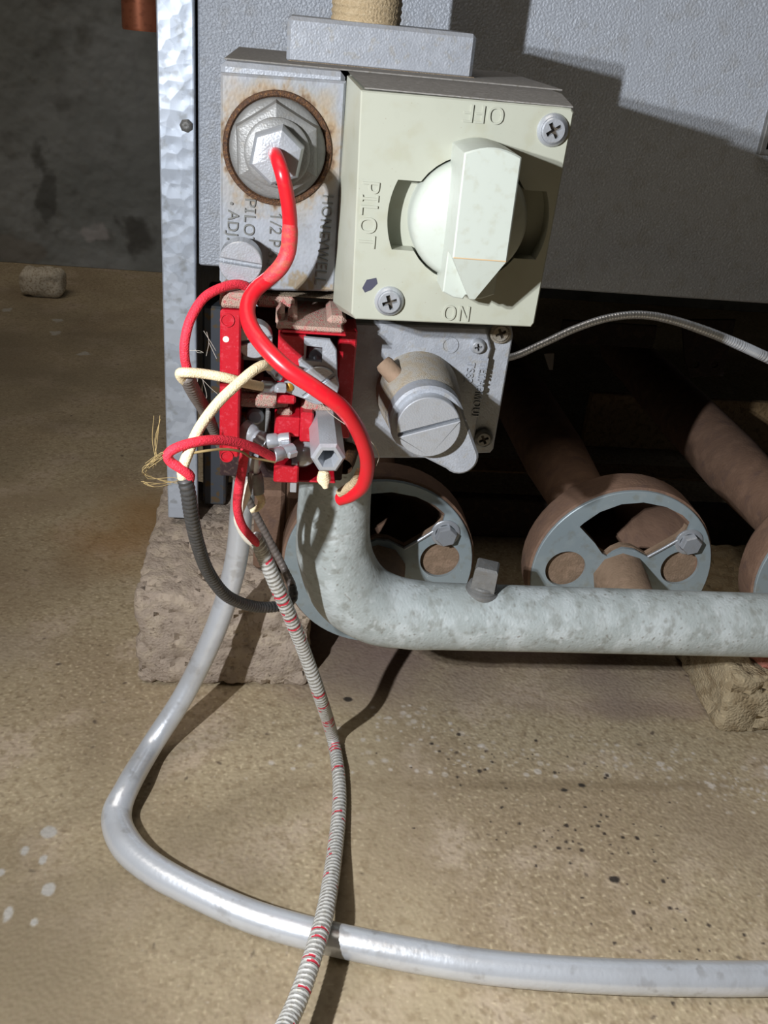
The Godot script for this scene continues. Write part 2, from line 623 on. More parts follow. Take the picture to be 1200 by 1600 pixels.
	mat("dark_sheath", Color(0.30, 0.30, 0.30), 0.45, 0.5, [[12, "fbm", 0.5, 0.85, Color(0.42, 0.40, 0.38), 0.8]], 30.0)
	mat("grey_sheath", Color(0.45, 0.42, 0.40), 0.5, 0.4, [[12, "fbm", 0.5, 0.85, Color(0.56, 0.53, 0.5), 0.8]], 30.0)
	var pale := mat("pale_sheath", Color(1, 1, 1), 0.45, 0.25, [[14, "fbm", 0.55, 0.85, Color(0.80, 0.78, 0.72), 0.8]], 30.0)
	pale.vertex_color_use_as_albedo = true
	mat("aluminium", Color(0.86, 0.88, 0.90), 0.30, 0.5, [[5, "fbm", 0.5, 0.9, Color(0.74, 0.745, 0.75), 0.5], [12, "fbm", 0.68, 0.85, Color(0.58, 0.57, 0.55), 0.4]], 140.0, [60, "fbm", 0.08], 512)
	mat("iron_pipe", Color(0.68, 0.71, 0.70), 0.5, 0.15, [[7, "fbm", 0.45, 0.75, Color(0.80, 0.83, 0.83), 0.8], [16, "fbm", 0.55, 0.8, Color(0.54, 0.55, 0.52), 0.6], [40, "fine", 0.75, 0.95, Color(0.82, 0.84, 0.84), 0.6], [60, "fine", 0.82, 0.95, Color(0.45, 0.43, 0.40), 0.6]], 130.0, [90, "fbm", 0.15], 512)
	mat("shutter_zinc", Color(0.57, 0.62, 0.64), 0.42, 0.25, [[6, "fbm", 0.5, 0.9, Color(0.63, 0.67, 0.68), 0.5], [10, "fbm", 0.6, 0.9, Color(0.53, 0.54, 0.51), 0.5], [60, "fine", 0.93, 0.99, Color(0.85, 0.87, 0.87), 0.7]], 80.0, [], 512)
	mat("cast_brown", Color(0.47, 0.37, 0.30), 0.8, 0.1, [[10, "fbm", 0.45, 0.75, Color(0.55, 0.44, 0.36), 0.6], [9, "fbm", 0.58, 0.9, Color(0.38, 0.30, 0.28), 0.5], [50, "fine", 0.93, 0.99, Color(0.62, 0.54, 0.48), 0.5]], 110.0, [60, "fbm", 0.2], 512)
	mat("cast_tan", Color(0.50, 0.42, 0.34), 0.85, 0.0, [[8, "fbm", 0.45, 0.8, Color(0.60, 0.50, 0.42), 0.6], [20, "fbm", 0.6, 0.9, Color(0.43, 0.35, 0.28), 0.5]], 60.0, [50, "fbm", 0.2])
	mat("iron_dark", Color(0.20, 0.17, 0.15), 0.9, 0.0, [[10, "fbm", 0.5, 0.8, Color(0.28, 0.22, 0.18), 0.7]], 80.0, [40, "fbm", 0.5])
	mat("blue_steel", Color(0.33, 0.35, 0.38), 0.6, 0.3, [[8, "fbm", 0.62, 0.8, Color(0.45, 0.35, 0.22), 0.8]], 60.0)
	mat("slab_tan", Color(0.58, 0.48, 0.34), 0.9, 0.0, [[12, "fbm", 0.45, 0.8, Color(0.45, 0.36, 0.24), 0.7]], 70.0, [40, "fbm", 0.4])
	mat("copper", Color(0.62, 0.38, 0.28), 0.35, 0.7, [[10, "fbm", 0.5, 0.85, Color(0.45, 0.26, 0.19), 0.6]], 40.0)
	mat("brass", Color(0.75, 0.55, 0.22), 0.35, 0.6)
	mat("amber", Color(0.72, 0.48, 0.10), 0.4)
	mat("thread_tan", Color(0.66, 0.58, 0.45), 0.8, 0.0, [[14, "fbm", 0.5, 0.8, Color(0.74, 0.67, 0.55), 0.8], [18, "ridge", 0.8, 0.95, Color(0.36, 0.29, 0.21), 0.7]], 22.0, [20, "fbm", 0.4])
	mat("brick_grey", Color(0.66, 0.60, 0.54), 0.95, 0.0, [[8, "fbm", 0.45, 0.75, Color(0.73, 0.67, 0.59), 0.8], [16, "fbm", 0.58, 0.85, Color(0.48, 0.42, 0.37), 0.7], [50, "fine", 0.8, 0.95, Color(0.68, 0.63, 0.57), 0.6], [40, "fine", 0.84, 0.97, Color(0.25, 0.21, 0.18), 0.6]], 90.0, [50, "fbm", 0.45], 512)
	mat("brick_tan", Color(0.62, 0.56, 0.45), 0.95, 0.0, [[8, "fbm", 0.45, 0.75, Color(0.52, 0.45, 0.34), 0.8], [40, "fine", 0.78, 0.95, Color(0.78, 0.70, 0.56), 0.7]], 80.0, [50, "fbm", 0.8])
	mat("brick_red", Color(0.60, 0.36, 0.30), 0.95, 0.0, [[12, "fbm", 0.45, 0.75, Color(0.68, 0.50, 0.44), 0.7]], 50.0, [50, "fbm", 0.6])
	mat("pebble", Color(0.80, 0.77, 0.70), 0.95, 0.0, [[10, "fbm", 0.5, 0.8, Color(0.55, 0.48, 0.38), 0.7]], 30.0)
	mat("ink", Color(0.22, 0.22, 0.28), 0.6)
	mat("fibre", Color(0.58, 0.50, 0.33), 0.9)
	mat("hair", Color(0.8, 0.78, 0.72), 0.8)
	mat("plaster", Color(0.55, 0.53, 0.5), 0.95)
	valve_face_material()
	floor_material()
	wall_material()


func valve_face_material() -> void:   # x -20..76, y 268..145 on 512 x 512
	var size := 512
	var b := paint_bytes(size, Color(0.53, 0.545, 0.565), [[9, "fbm", 0.4, 0.85, Color(0.58, 0.595, 0.62), 0.6], [40, "fbm", 0.62, 0.9, Color(0.48, 0.48, 0.475), 0.5], [70, "fine", 0.92, 0.99, Color(0.48, 0.45, 0.40), 0.5]], 311)
	var nb := noise(7, size, 5)
	var fine := noise(30, size, 15)
	var k := Vector2(512.0 / 96.0, 512.0 / 123.0)
	blotch(b, size, Vector2(17.0, 21.6) * k, Vector2(18.5, 18.5) * k, Color(0.56, 0.50, 0.41), 0.55, nb, 0.3, 0.7)
	blotch(b, size, Vector2(17.0, 21.6) * k, Vector2(15.6, 15.6) * k, Color(0.52, 0.41, 0.27), 0.7, fine, 0.25, 0.3)
	blotch(b, size, Vector2(11.0, 9.0) * k, Vector2(9, 5) * k, Color(0.57, 0.46, 0.32), 0.5, nb, 0.7, 0.9)
	blotch(b, size, Vector2(27.0, 11.0) * k, Vector2(6, 6) * k, Color(0.58, 0.49, 0.36), 0.5, nb, 0.7, 0.9)
	blotch(b, size, Vector2(31.0, 22.0) * k, Vector2(4, 9) * k, Color(0.57, 0.48, 0.36), 0.5, nb, 0.7, 0.9)
	blotch(b, size, Vector2(17.0, 21.6) * k, Vector2(14.2, 14.2) * k, Color(0.26, 0.17, 0.10), 0.9, fine, 0.15, 0.15)
	blotch(b, size, Vector2(25.0, 56.0) * k, Vector2(5, 2.5) * k, Color(0.48, 0.40, 0.28), 0.7, fine, 1.0, 0.7)
	blotch(b, size, Vector2(33.0, 60.0) * k, Vector2(3, 3) * k, Color(0.55, 0.47, 0.36), 0.7, fine, 1.0, 0.7)
	var m := StandardMaterial3D.new()
	m.resource_name = "valve_face"
	m.roughness = 0.55
	m.metallic = 0.2
	m.albedo_texture = tex_rgb(b, size)
	m.heightmap_enabled = true
	m.heightmap_texture = tex_grey(noise(90, size, 9), size)
	m.heightmap_scale = 0.005
	mats["valve_face"] = m


func floor_material() -> void:   # x -500..500, z -660..340 mm on 1536 x 1536
	var size := 1536
	var b := paint_bytes(size, Color(0.66, 0.60, 0.49), [[7, "fbm", 0.35, 0.75, Color(0.60, 0.535, 0.43), 0.9], [18, "fbm", 0.5, 0.85, Color(0.71, 0.645, 0.56), 0.8], [170, "fbm", 0.5, 0.8, Color(0.54, 0.475, 0.37), 0.6], [420, "fine", 0.66, 0.95, Color(0.80, 0.74, 0.62), 0.7], [360, "fine", 0.72, 0.95, Color(0.44, 0.38, 0.30), 0.5], [300, "fine", 0.93, 0.99, Color(0.74, 0.71, 0.66), 0.8], [130, "fine", 0.93, 0.98, Color(0.24, 0.20, 0.17), 0.7]], 901)
	var nb := noise(60, size, 41)
	var wide := noise(14, size, 42)
	var k := 1.536
	var spots := [
		# x, z, radius x, radius z, colour, share, ragged
[130, 14, 130, 50, Color(0.43, 0.355, 0.345), 0.9, 1], [60, 40, 34, 26, Color(0.52, 0.44, 0.42), 0.7, 1], [180, 78, 60, 8, Color(0.50, 0.43, 0.39), 0.6, 1], [150, 128, 120, 4, Color(0.50, 0.44, 0.34), 0.7, 1], [60, 62, 60, 22, Color(0.52, 0.45, 0.41), 0.6, 1], [150, 62, 110, 20, Color(0.62, 0.56, 0.50), 0.5, 1],
		[-82, -78, 42, 60, Color(0.56, 0.41, 0.24), 0.75, 1], [-140, -20, 60, 40, Color(0.50, 0.43, 0.34), 0.6, 1], [-140, 40, 50, 20, Color(0.62, 0.57, 0.50), 0.4, 1],
		[-300, -330, 260, 260, Color(0.42, 0.38, 0.31), 0.85, 1], [-70, 200, 100, 90, Color(0.47, 0.42, 0.33), 0.9, 1], [190, 150, 60, 40, Color(0.56, 0.50, 0.42), 0.5, 1]]  # browner floor at far and lower left, deepened to offset the lamps there
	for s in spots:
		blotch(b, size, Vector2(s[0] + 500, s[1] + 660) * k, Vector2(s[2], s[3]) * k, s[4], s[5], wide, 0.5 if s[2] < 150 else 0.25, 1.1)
	var rng := RandomNumberGenerator.new()
	rng.seed = 77
	for q in [[205.0, 128.0, 24.0, 12.0, 110], [60.0, 100.0, 60.0, 24.0, 60], [170.0, 112.0, 30.0, 8.0, 40], [110.0, 110.0, 60.0, 16.0, 90], [60.0, 90.0, 14.0, 10.0, 30]]:   # pale mineral flecks
		for i in q[4]:
			blotch(b, size, Vector2(q[0] + rng.randfn() * q[2] * 0.6 + 500, q[1] + rng.randfn() * q[3] * 0.6 + 660) * k, Vector2.ONE * rng.randf_range(0.4, 1.5) * k, Color(0.78, 0.75, 0.71), rng.randf_range(0.3, 0.85), nb, 0.7)
	for q in [[125.0, 150.0, 45.0, 26.0, 70], [105.0, 110.0, 40.0, 12.0, 22], [150.0, 205.0, 40.0, 18.0, 26]]:   # dark grit
		for i in q[4]:
			blotch(b, size, Vector2(q[0] + rng.randfn() * q[2] * 0.6 + 500, q[1] + rng.randfn() * q[3] * 0.6 + 660) * k, Vector2.ONE * rng.randf_range(0.35, 0.95) * k, Color(0.17, 0.14, 0.12), 0.85, nb, 0.6)
	for p in [Vector3(-86.39, 0, 161.44), Vector3(-79.12, 0, 165.55), Vector3(-75.98, 0, 191.92), Vector3(-92.35, 0, 171.12), Vector3(-85.33, 0, 187.99), Vector3(-74.21, 0, 178.43), Vector3(-79.91, 0, 153.05)]:   # splashes of pale paint
		blotch(b, size, Vector2(p.x + 500, p.z + 660) * k, Vector2(rng.randf_range(1.2, 2.4), rng.randf_range(2.0, 3.4)) * k, Color(0.66, 0.65, 0.63), 0.85, nb, 0.6, 0.3)
	for p in [Vector3(-202.92, 0, -426.86), Vector3(-169.53, 0, -376.33), Vector3(-261.93, 0, -486.37), Vector3(-211.02, 0, -464.13)]:
		blotch(b, size, Vector2(p.x + 500, p.z + 660) * k, Vector2(5.5, 5.0) * k, Color(0.66, 0.65, 0.63), 0.7, nb, 0.9, 0.3)
	for p in [Vector3(133.3, 0, 127.83), Vector3(124.68, 0, 130.81), Vector3(36.46, 0, 74.31), Vector3(132.4, 0, 176.04)]:
		blotch(b, size, Vector2(p.x + 500, p.z + 660) * k, Vector2(2.3, 1.7) * k, Color(0.16, 0.14, 0.12), 0.9, nb, 0.6, 0.3)
	var m := StandardMaterial3D.new()
	m.resource_name = "floor_concrete"
	m.roughness = 0.75
	m.albedo_texture = tex_rgb(b, size)
	m.heightmap_enabled = true
	m.heightmap_texture = tex_grey(noise(520, size, 43, "fine"), size)
	m.heightmap_scale = 0.03
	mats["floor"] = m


func wall_material() -> void:   # x -700..300, y 700..-300
	var size := 512
	var b := paint_bytes(size, Color(0.54, 0.56, 0.56), [[6, "fbm", 0.35, 0.75, Color(0.63, 0.65, 0.66), 0.8], [14, "fbm", 0.55, 0.85, Color(0.45, 0.46, 0.45), 0.8], [60, "fbm", 0.6, 0.85, Color(0.58, 0.59, 0.58), 0.5]], 521)
	var nb := noise(24, size, 6)
	for p in [[Vector3(-209.72, 37.54, -660), Vector2(24, 9), Color(0.74, 0.73, 0.74)], [Vector3(-215.56, 31.56, -660), Vector2(10, 5), Color(0.74, 0.73, 0.74)], [Vector3(-298.71, 18.01, -660), Vector2(40, 20), Color(0.54, 0.53, 0.51)], [Vector3(-259.69, 78.67, -660), Vector2(12, 40), Color(0.36, 0.37, 0.36)], [Vector3(-166.88, 37.81, -660), Vector2(20, 20), Color(0.32, 0.32, 0.31)]]:
		blotch(b, size, Vector2(p[0].x + 700, 700 - p[0].y) * 0.512, p[1] * 0.512, p[2], 0.75, nb, 0.9, 0.4)
	var m := StandardMaterial3D.new()
	m.resource_name = "wall_concrete"
	m.roughness = 0.9
	m.albedo_texture = tex_rgb(b, size)
	m.heightmap_enabled = true
	m.heightmap_texture = tex_grey(noise(40, size, 7), size)
	m.heightmap_scale = 0.2
	mats["wall"] = m
	mat("plain_concrete", Color(0.45, 0.44, 0.41), 0.9, 0.0, [[6, "fbm", 0.35, 0.75, Color(0.52, 0.51, 0.48), 0.8]], 900.0)


func room() -> void:
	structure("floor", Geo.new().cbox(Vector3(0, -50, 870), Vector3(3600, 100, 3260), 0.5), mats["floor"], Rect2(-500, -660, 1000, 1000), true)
	structure("wall_back", Geo.new().cbox(Vector3(0, 1100, -710), Vector3(3600, 2200, 100), 0.5), mats["wall"], Rect2(-700, -700, 1000, 1000))
	structure("wall_left", Geo.new().cbox(Vector3(-1750, 1100, 870), Vector3(100, 2200, 3060), 0.5), mats["plain_concrete"])
	structure("wall_right", Geo.new().cbox(Vector3(1750, 1100, 870), Vector3(100, 2200, 3060), 0.5), mats["plain_concrete"])
	structure("wall_front", Geo.new().cbox(Vector3(0, 1100, 2450), Vector3(3600, 2200, 100), 0.5), mats["plain_concrete"])
	structure("ceiling", Geo.new().cbox(Vector3(0, 2250, 870), Vector3(3600, 100, 3260), 0.5), mats["plain_concrete"])


func boiler() -> void:
	var t := thing("boiler", "grey hammered-metal boiler casing with a galvanised corner flange, standing on bricks", "boiler", Vector3(220, 0, -250))
	part(t, "front_panel", Geo.new().cbox(Vector3(232, 540, -0.8), Vector3(538, 726, 1.6), 0.7).cbox(Vector3(232, 177.9, -8), Vector3(538, 1.4, 15), 0.6), mats["hammer_grey"], "grey hammer-finish sheet metal front panel")
	var side := part(t, "side_panel", Geo.new().cbox(Vector3(-51.8, 500, -250), Vector3(1.0, 894, 505), 0.4), mats["galvanised"])
	part(side, "corner_flange", Geo.new().cbox(Vector3(-45.2, 500, 3.2), Vector3(14.0, 894, 1.2), 0.55).cbox(Vector3(-38.4, 500, 1.2), Vector3(0.9, 894, 5.2), 0.4).cbox(Vector3(-51.4, 500, 1.0), Vector3(1.6, 894, 5.2), 0.7), mats["galvanised"], "bright galvanised corner flange")
	var scr := Geo.new().lathe(Transform3D(Basis(), Vector3(-41.33, 233.55, 4)), [Vector2(2.4, 0), Vector2(2.6, 0.8), Vector2(1.9, 1.5), Vector2(0.8, 1.7), Vector2(0, 1.4)], 7, true, 0.4)
	part(t, "sheet_metal_screw", scr, mats["zinc_dark"])
	part(t, "right_panel", Geo.new().cbox(Vector3(501, 500, -250), Vector3(1.2, 894, 500), 0.4), mats["hammer_grey"])
	part(t, "back_panel", Geo.new().cbox(Vector3(225, 500, -500), Vector3(552, 894, 1.2), 0.4), mats["iron_dark"])
	part(t, "top_panel", Geo.new().cbox(Vector3(225, 947, -250), Vector3(552, 1.2, 505), 0.4), mats["hammer_grey"])
	var hx := Geo.new()
	for i in 9:
		hx.cbox(Vector3(10 + i * 56, 226, -250), Vector3(44, 60, 460), 8)
	hx.cbox(Vector3(225, 270, -250), Vector3(545, 40, 480), 2)
	part(t, "heat_exchanger", hx, mats["iron_dark"], "dark cast iron sections above the burners")
	part(t, "access_slot", Geo.new().plate(Transform3D(), rect(Vector2(199.76, 241.1).x, Vector2(199.76, 241.1).y, Vector2(199.76, 241.1).x + 70, Vector2(199.76, 241.1).y + 42), [rect(Vector2(199.76, 241.1).x + 2.4, Vector2(199.76, 241.1).y + 2.4, Vector2(199.76, 241.1).x + 67.6, Vector2(199.76, 241.1).y + 39.6)], 0, 3, 0.4), mats["zinc_dark"], "metal-rimmed slot with a black inside")
	part(t, "slot_dark", Geo.new().cbox(Vector3(Vector2(199.76, 241.1).x + 35, Vector2(199.76, 241.1).y + 21, 0.4), Vector3(66, 38, 0.8), 0.1), mats["soot"])  # black slab on the panel, painted in place of the opening's inner shade
	part(t, "corner_leg", Geo.new().cbox(Vector3(-31.35, 102.43, -38), Vector3(11.31, 103.91, 44), 1.0), mats["blue_steel"], "blue-grey steel leg inside the corner, spotted with rust")
	part(t, "base_section", Geo.new().cbox(Vector3(-2.57, 69.86, 12), Vector3(13.56, 41.06, 64), 2.0).cbox(Vector3(10.13, 68.6, 11), Vector3(12.52, 40.17, 62), 2.0), mats["cast_brown"], "brown cast base section behind the gas pipe")
	part(t, "cross_bar", Geo.new().cbox(Vector3(236.03, 31.36, -120), Vector3(258.45, 1.22, 20), 1.0), mats["slab_tan"], "tan bar crossing behind the burners")
	part(t, "baffle_plate", Geo.new().cbox(Vector3(327.46, 28.36, -215), Vector3(201.75, 42.29, 6), 1.0), mats["slab_tan"], "dim tan plate at the back of the burner opening")
	part(t, "rear_rail", Geo.new().cbox(Vector3(220, 14, -85), Vector3(500, 26, 10), 1.0), mats["iron_dark"])
	var br := Geo.new()
	br.plate(Transform3D(Basis(), Vector3(0, 0, -100)), PackedVector2Array([Vector2(243.87, 104.52), Vector2(264.35, 106.52), Vector2(263.67, 117.76), Vector2(262.69, 141.17), Vector2(230.35, 139.11), Vector2(237.7, 116.21)]), [circle(2.0, Vector2(245.78, 112.7)), circle(2.0, Vector2(257.23, 113.38))], -2, 0, 0.2)
	part(t, "burner_bracket", br, mats["iron_dark"], "grey bracket with two holes")
	part(t, "shield_plate", Geo.new().cbox(Vector3(180.96, 133.72, -81), Vector3(54.67, 13.22, 2), 0.4), mats["iron_dark"])
	part(t, "white_tab", Geo.new().plate(Transform3D(Basis(), Vector3(0, 0, -60)), PackedVector2Array([Vector2(140.26, 126.86), Vector2(145.81, 127.56), Vector2(146.78, 118.18), Vector2(144.66, 118.05)]), [], -1, 0, 0.1), mats["plaster"])


func rough_noise(sd: int, f: float) -> FastNoiseLite:
	var nz := FastNoiseLite.new()
	nz.seed = sd
	nz.frequency = f
	nz.fractal_octaves = 3
	return nz


func bricks() -> void:
	var t := thing("support_brick", "rough grey-brown concrete brick under the left corner of the boiler", "brick", Vector3(-21, 0, 0))
	part(t, "brick_block", Geo.new().rough_box(Vector3(-21, 24.6, 10), Vector3(78, 49, 114), 2.2, 2.3, 3.5, rough_noise(3, 0.07)).smooth(35), mats["brick_grey"])
	t = thing("support_brick", "tan brick on the floor at the right edge, below the gas pipe", "brick", Vector3(255, 0, 40))
	part(t, "brick_block", Geo.new().rough_box(Vector3(256, 16.5, 34), Vector3(98, 33, 122), 2.6, 2.4, 3.0, rough_noise(8, 0.07)).smooth(35), mats["brick_tan"])
	t = thing("brick_fragment", "flat reddish brick fragment lying on the tan brick at the right edge", "brick", Vector3(255, 33, 40))
	part(t, "fragment", Geo.new().rough_box(Vector3(262, 37.5, 76), Vector3(84, 9, 30), 2.6, 2.0, 2.5, rough_noise(9, 0.07)).smooth(35), mats["brick_red"])


func burner(base: Vector3, label: String) -> Node3D:
	var t := thing("gas_burner", label, "burner", base, "cast burners behind the gas pipe")
	var o := Transform3D(Basis(), Vector3(base.x, 72.0, 72.0))
	var R := 40.5
	# outline of the crescent opening, from the disc's middle
	var arc := PackedVector2Array([Vector2(25.691, 26.146), Vector2(20.934, 30.055), Vector2(12.553, 33.756), Vector2(2.182, 35.466), Vector2(-7.4233, 34.115), Vector2(-15.881, 30.03), Vector2(-21.832, 24.466), Vector2(-23.433, 22.511), Vector2(-18.898, 18.256), Vector2(-15.005, 14.564), Vector2(-10.802, 9.5372), Vector2(-7.8726, 8.0126), Vector2(-5.7586, 10.384), Vector2(-2.1454, 12.479), Vector2(3.187, 12.034), Vector2(7.4645, 9.909), Vector2(10.456, 8.378), Vector2(16.939, 13.222), Vector2(22.794, 18.006), Vector2(25.172, 21.329)])
	var cast := Geo.new()
	cast.lathe(o, [Vector2(15.5, -330), Vector2(17.5, -200), Vector2(17.5, -120), Vector2(14.2, -62), Vector2(14.2, -48), Vector2(19, -38), Vector2(30, -28), Vector2(38.5, -20), Vector2(41.5, -15), Vector2(41.5, -1.6), Vector2(40.5, -1.0), Vector2(35.5, -1.0), Vector2(35.0, -2), Vector2(33, -14), Vector2(22, -28), Vector2(12, -44), Vector2(12, -90), Vector2(0, -90)], 48, false, 0.0, 0.6)
	part(t, "casting", cast, mats["cast_brown"], "brown cast iron bell and mixing tube")
	var web := Geo.new()
	web.plate(o, circle(38, Vector2.ZERO, 56), [arc], -5, -2.6, 0.0)
	part(t, "casting_face", web, mats["cast_tan"])
	var d := Geo.new()
	d.plate(o, circle(R, Vector2.ZERO, 72), [arc, circle(9.0, Vector2(-25.667, 1.0875)), circle(8.6, Vector2(26.089, 3.6421))], -1.0, 0.6, 0.3)
	var disc := part(t, "air_shutter", d, mats["shutter_zinc"], "round zinc air shutter with two holes and a wide opening")
	var lip := Geo.new().tube([Vector3(162.97, 80.97, 73) + o.origin - Vector3(153, 72, 72), Vector3(169.44, 85.8, 73) + o.origin - Vector3(153, 72, 72), Vector3(175.27, 90.57, 73) + o.origin - Vector3(153, 72, 72)], 0.7, 8, 2.0)
	part(disc, "folded_lip", lip, mats["bright_metal"])
	var bolt := Geo.new()
	var bo := o * Transform3D(Basis(), Vector3(Vector2(26.81, 17.194).x, Vector2(26.81, 17.194).y, 0.4))
	bolt.lathe(bo, [Vector2(6.2, 0), Vector2(6.2, 0.8), Vector2(5.6, 1.2), Vector2(4.4, 1.2)], 28)
	bolt.lathe(bo, [Vector2(4.6, 1.0), Vector2(4.6, 4.2), Vector2(4.1, 4.8), Vector2(0, 4.8)], 6, true, 0.3)
	part(t, "hex_bolt", bolt, mats["bright_metal"], "flanged hexagon bolt")
	var sp := Geo.new()
	sp.lathe(o * Transform3D(Basis(), Vector3(-0.5, -2.0, 0)), [Vector2(12.4, -3), Vector2(12.0, 3), Vector2(10.4, 14), Vector2(9.6, 26), Vector2(9.6, 34)], 9, false, 0.25, 0.9)
	part(t, "orifice_spud", sp, mats["cast_tan"], "tan spud joining the burner to the gas pipe")
	return t


func burners() -> void:
	burner(Vector3(45.0, 30, 72), "gas burner behind the bend of the gas pipe, leftmost")
	burner(Vector3(153.0, 30, 72), "middle gas burner, its whole disc in view right of the square pipe plug")
	burner(Vector3(257.5, 30, 72), "gas burner cut off by the right edge of the photo")


func manifold() -> void:
	var t := thing("gas_manifold", "grey galvanised gas pipe dropping from the valve and bending along the burners", "pipe", Vector3(100, 59, 111))
	var path := [Vector3(21.2, 164, 110), Vector3(21.2, 150, 110), Vector3(21.2, 130, 110.5), Vector3(21.4, 114, 111), Vector3(22.8, 100, 111), Vector3(29, 85.5, 111), Vector3(40, 76.8, 111), Vector3(54, 73.6, 111), Vector3(70, 73.0, 111), Vector3(120, 72.9, 111), Vector3(250, 72.5, 111), Vector3(420, 72, 111)]
	part(t, "pipe", Geo.new().tube(path, [13.0, 13.0, 13.1, 13.5, 14.2, 15.0, 14.6, 13.8, 13.3, 13.2, 13.2, 13.2], 40, 2.0), mats["iron_pipe"])
	var at := Vector3(81.27, 90.08, 113)
	var xf := Transform3D(Basis(Vector3(0, 0, 1), Vector3(1, 0, 0), Vector3(0, 1, 0)).rotated(Vector3.UP, 0.5).rotated(Vector3.BACK, -0.06), Vector3(at.x, 85.0, 111))
	var plug := Geo.new()
	plug.lathe(xf, [Vector2(7.0, -3), Vector2(6.6, 1.0), Vector2(6.0, 1.4), Vector2(6.2, 2.2), Vector2(5.6, 2.6), Vector2(5.8, 3.4), Vector2(5.2, 4.0), Vector2(0, 4.0)], 24)
	plug.lathe(xf, [Vector2(6.6, 3.0), Vector2(6.2, 11.6), Vector2(5.2, 12.6), Vector2(0, 12.9)], 4, true, 0.0)
	part(t, "square_plug", plug, mats["zinc_dark"], "square-headed pipe plug")
	# the nipple and the flange that feed the valve from above
	t = thing("inlet_nipple", "threaded pipe nipple smeared with tan sealant, entering the valve from above", "pipe", Vector3(21, 277, 100))
	var nip := Geo.new().tube([Vector3(21, 272, 102), Vector3(21, 290, 102), Vector3(21, 330, 102), Vector3(21, 420, 102)], 10.2, 40, 0.5, func(s, a): return 1.0 + 0.02 * sin(TAU * (s / 2.0 + a / TAU)))
	part(t, "thread", nip, mats["thread_tan"])


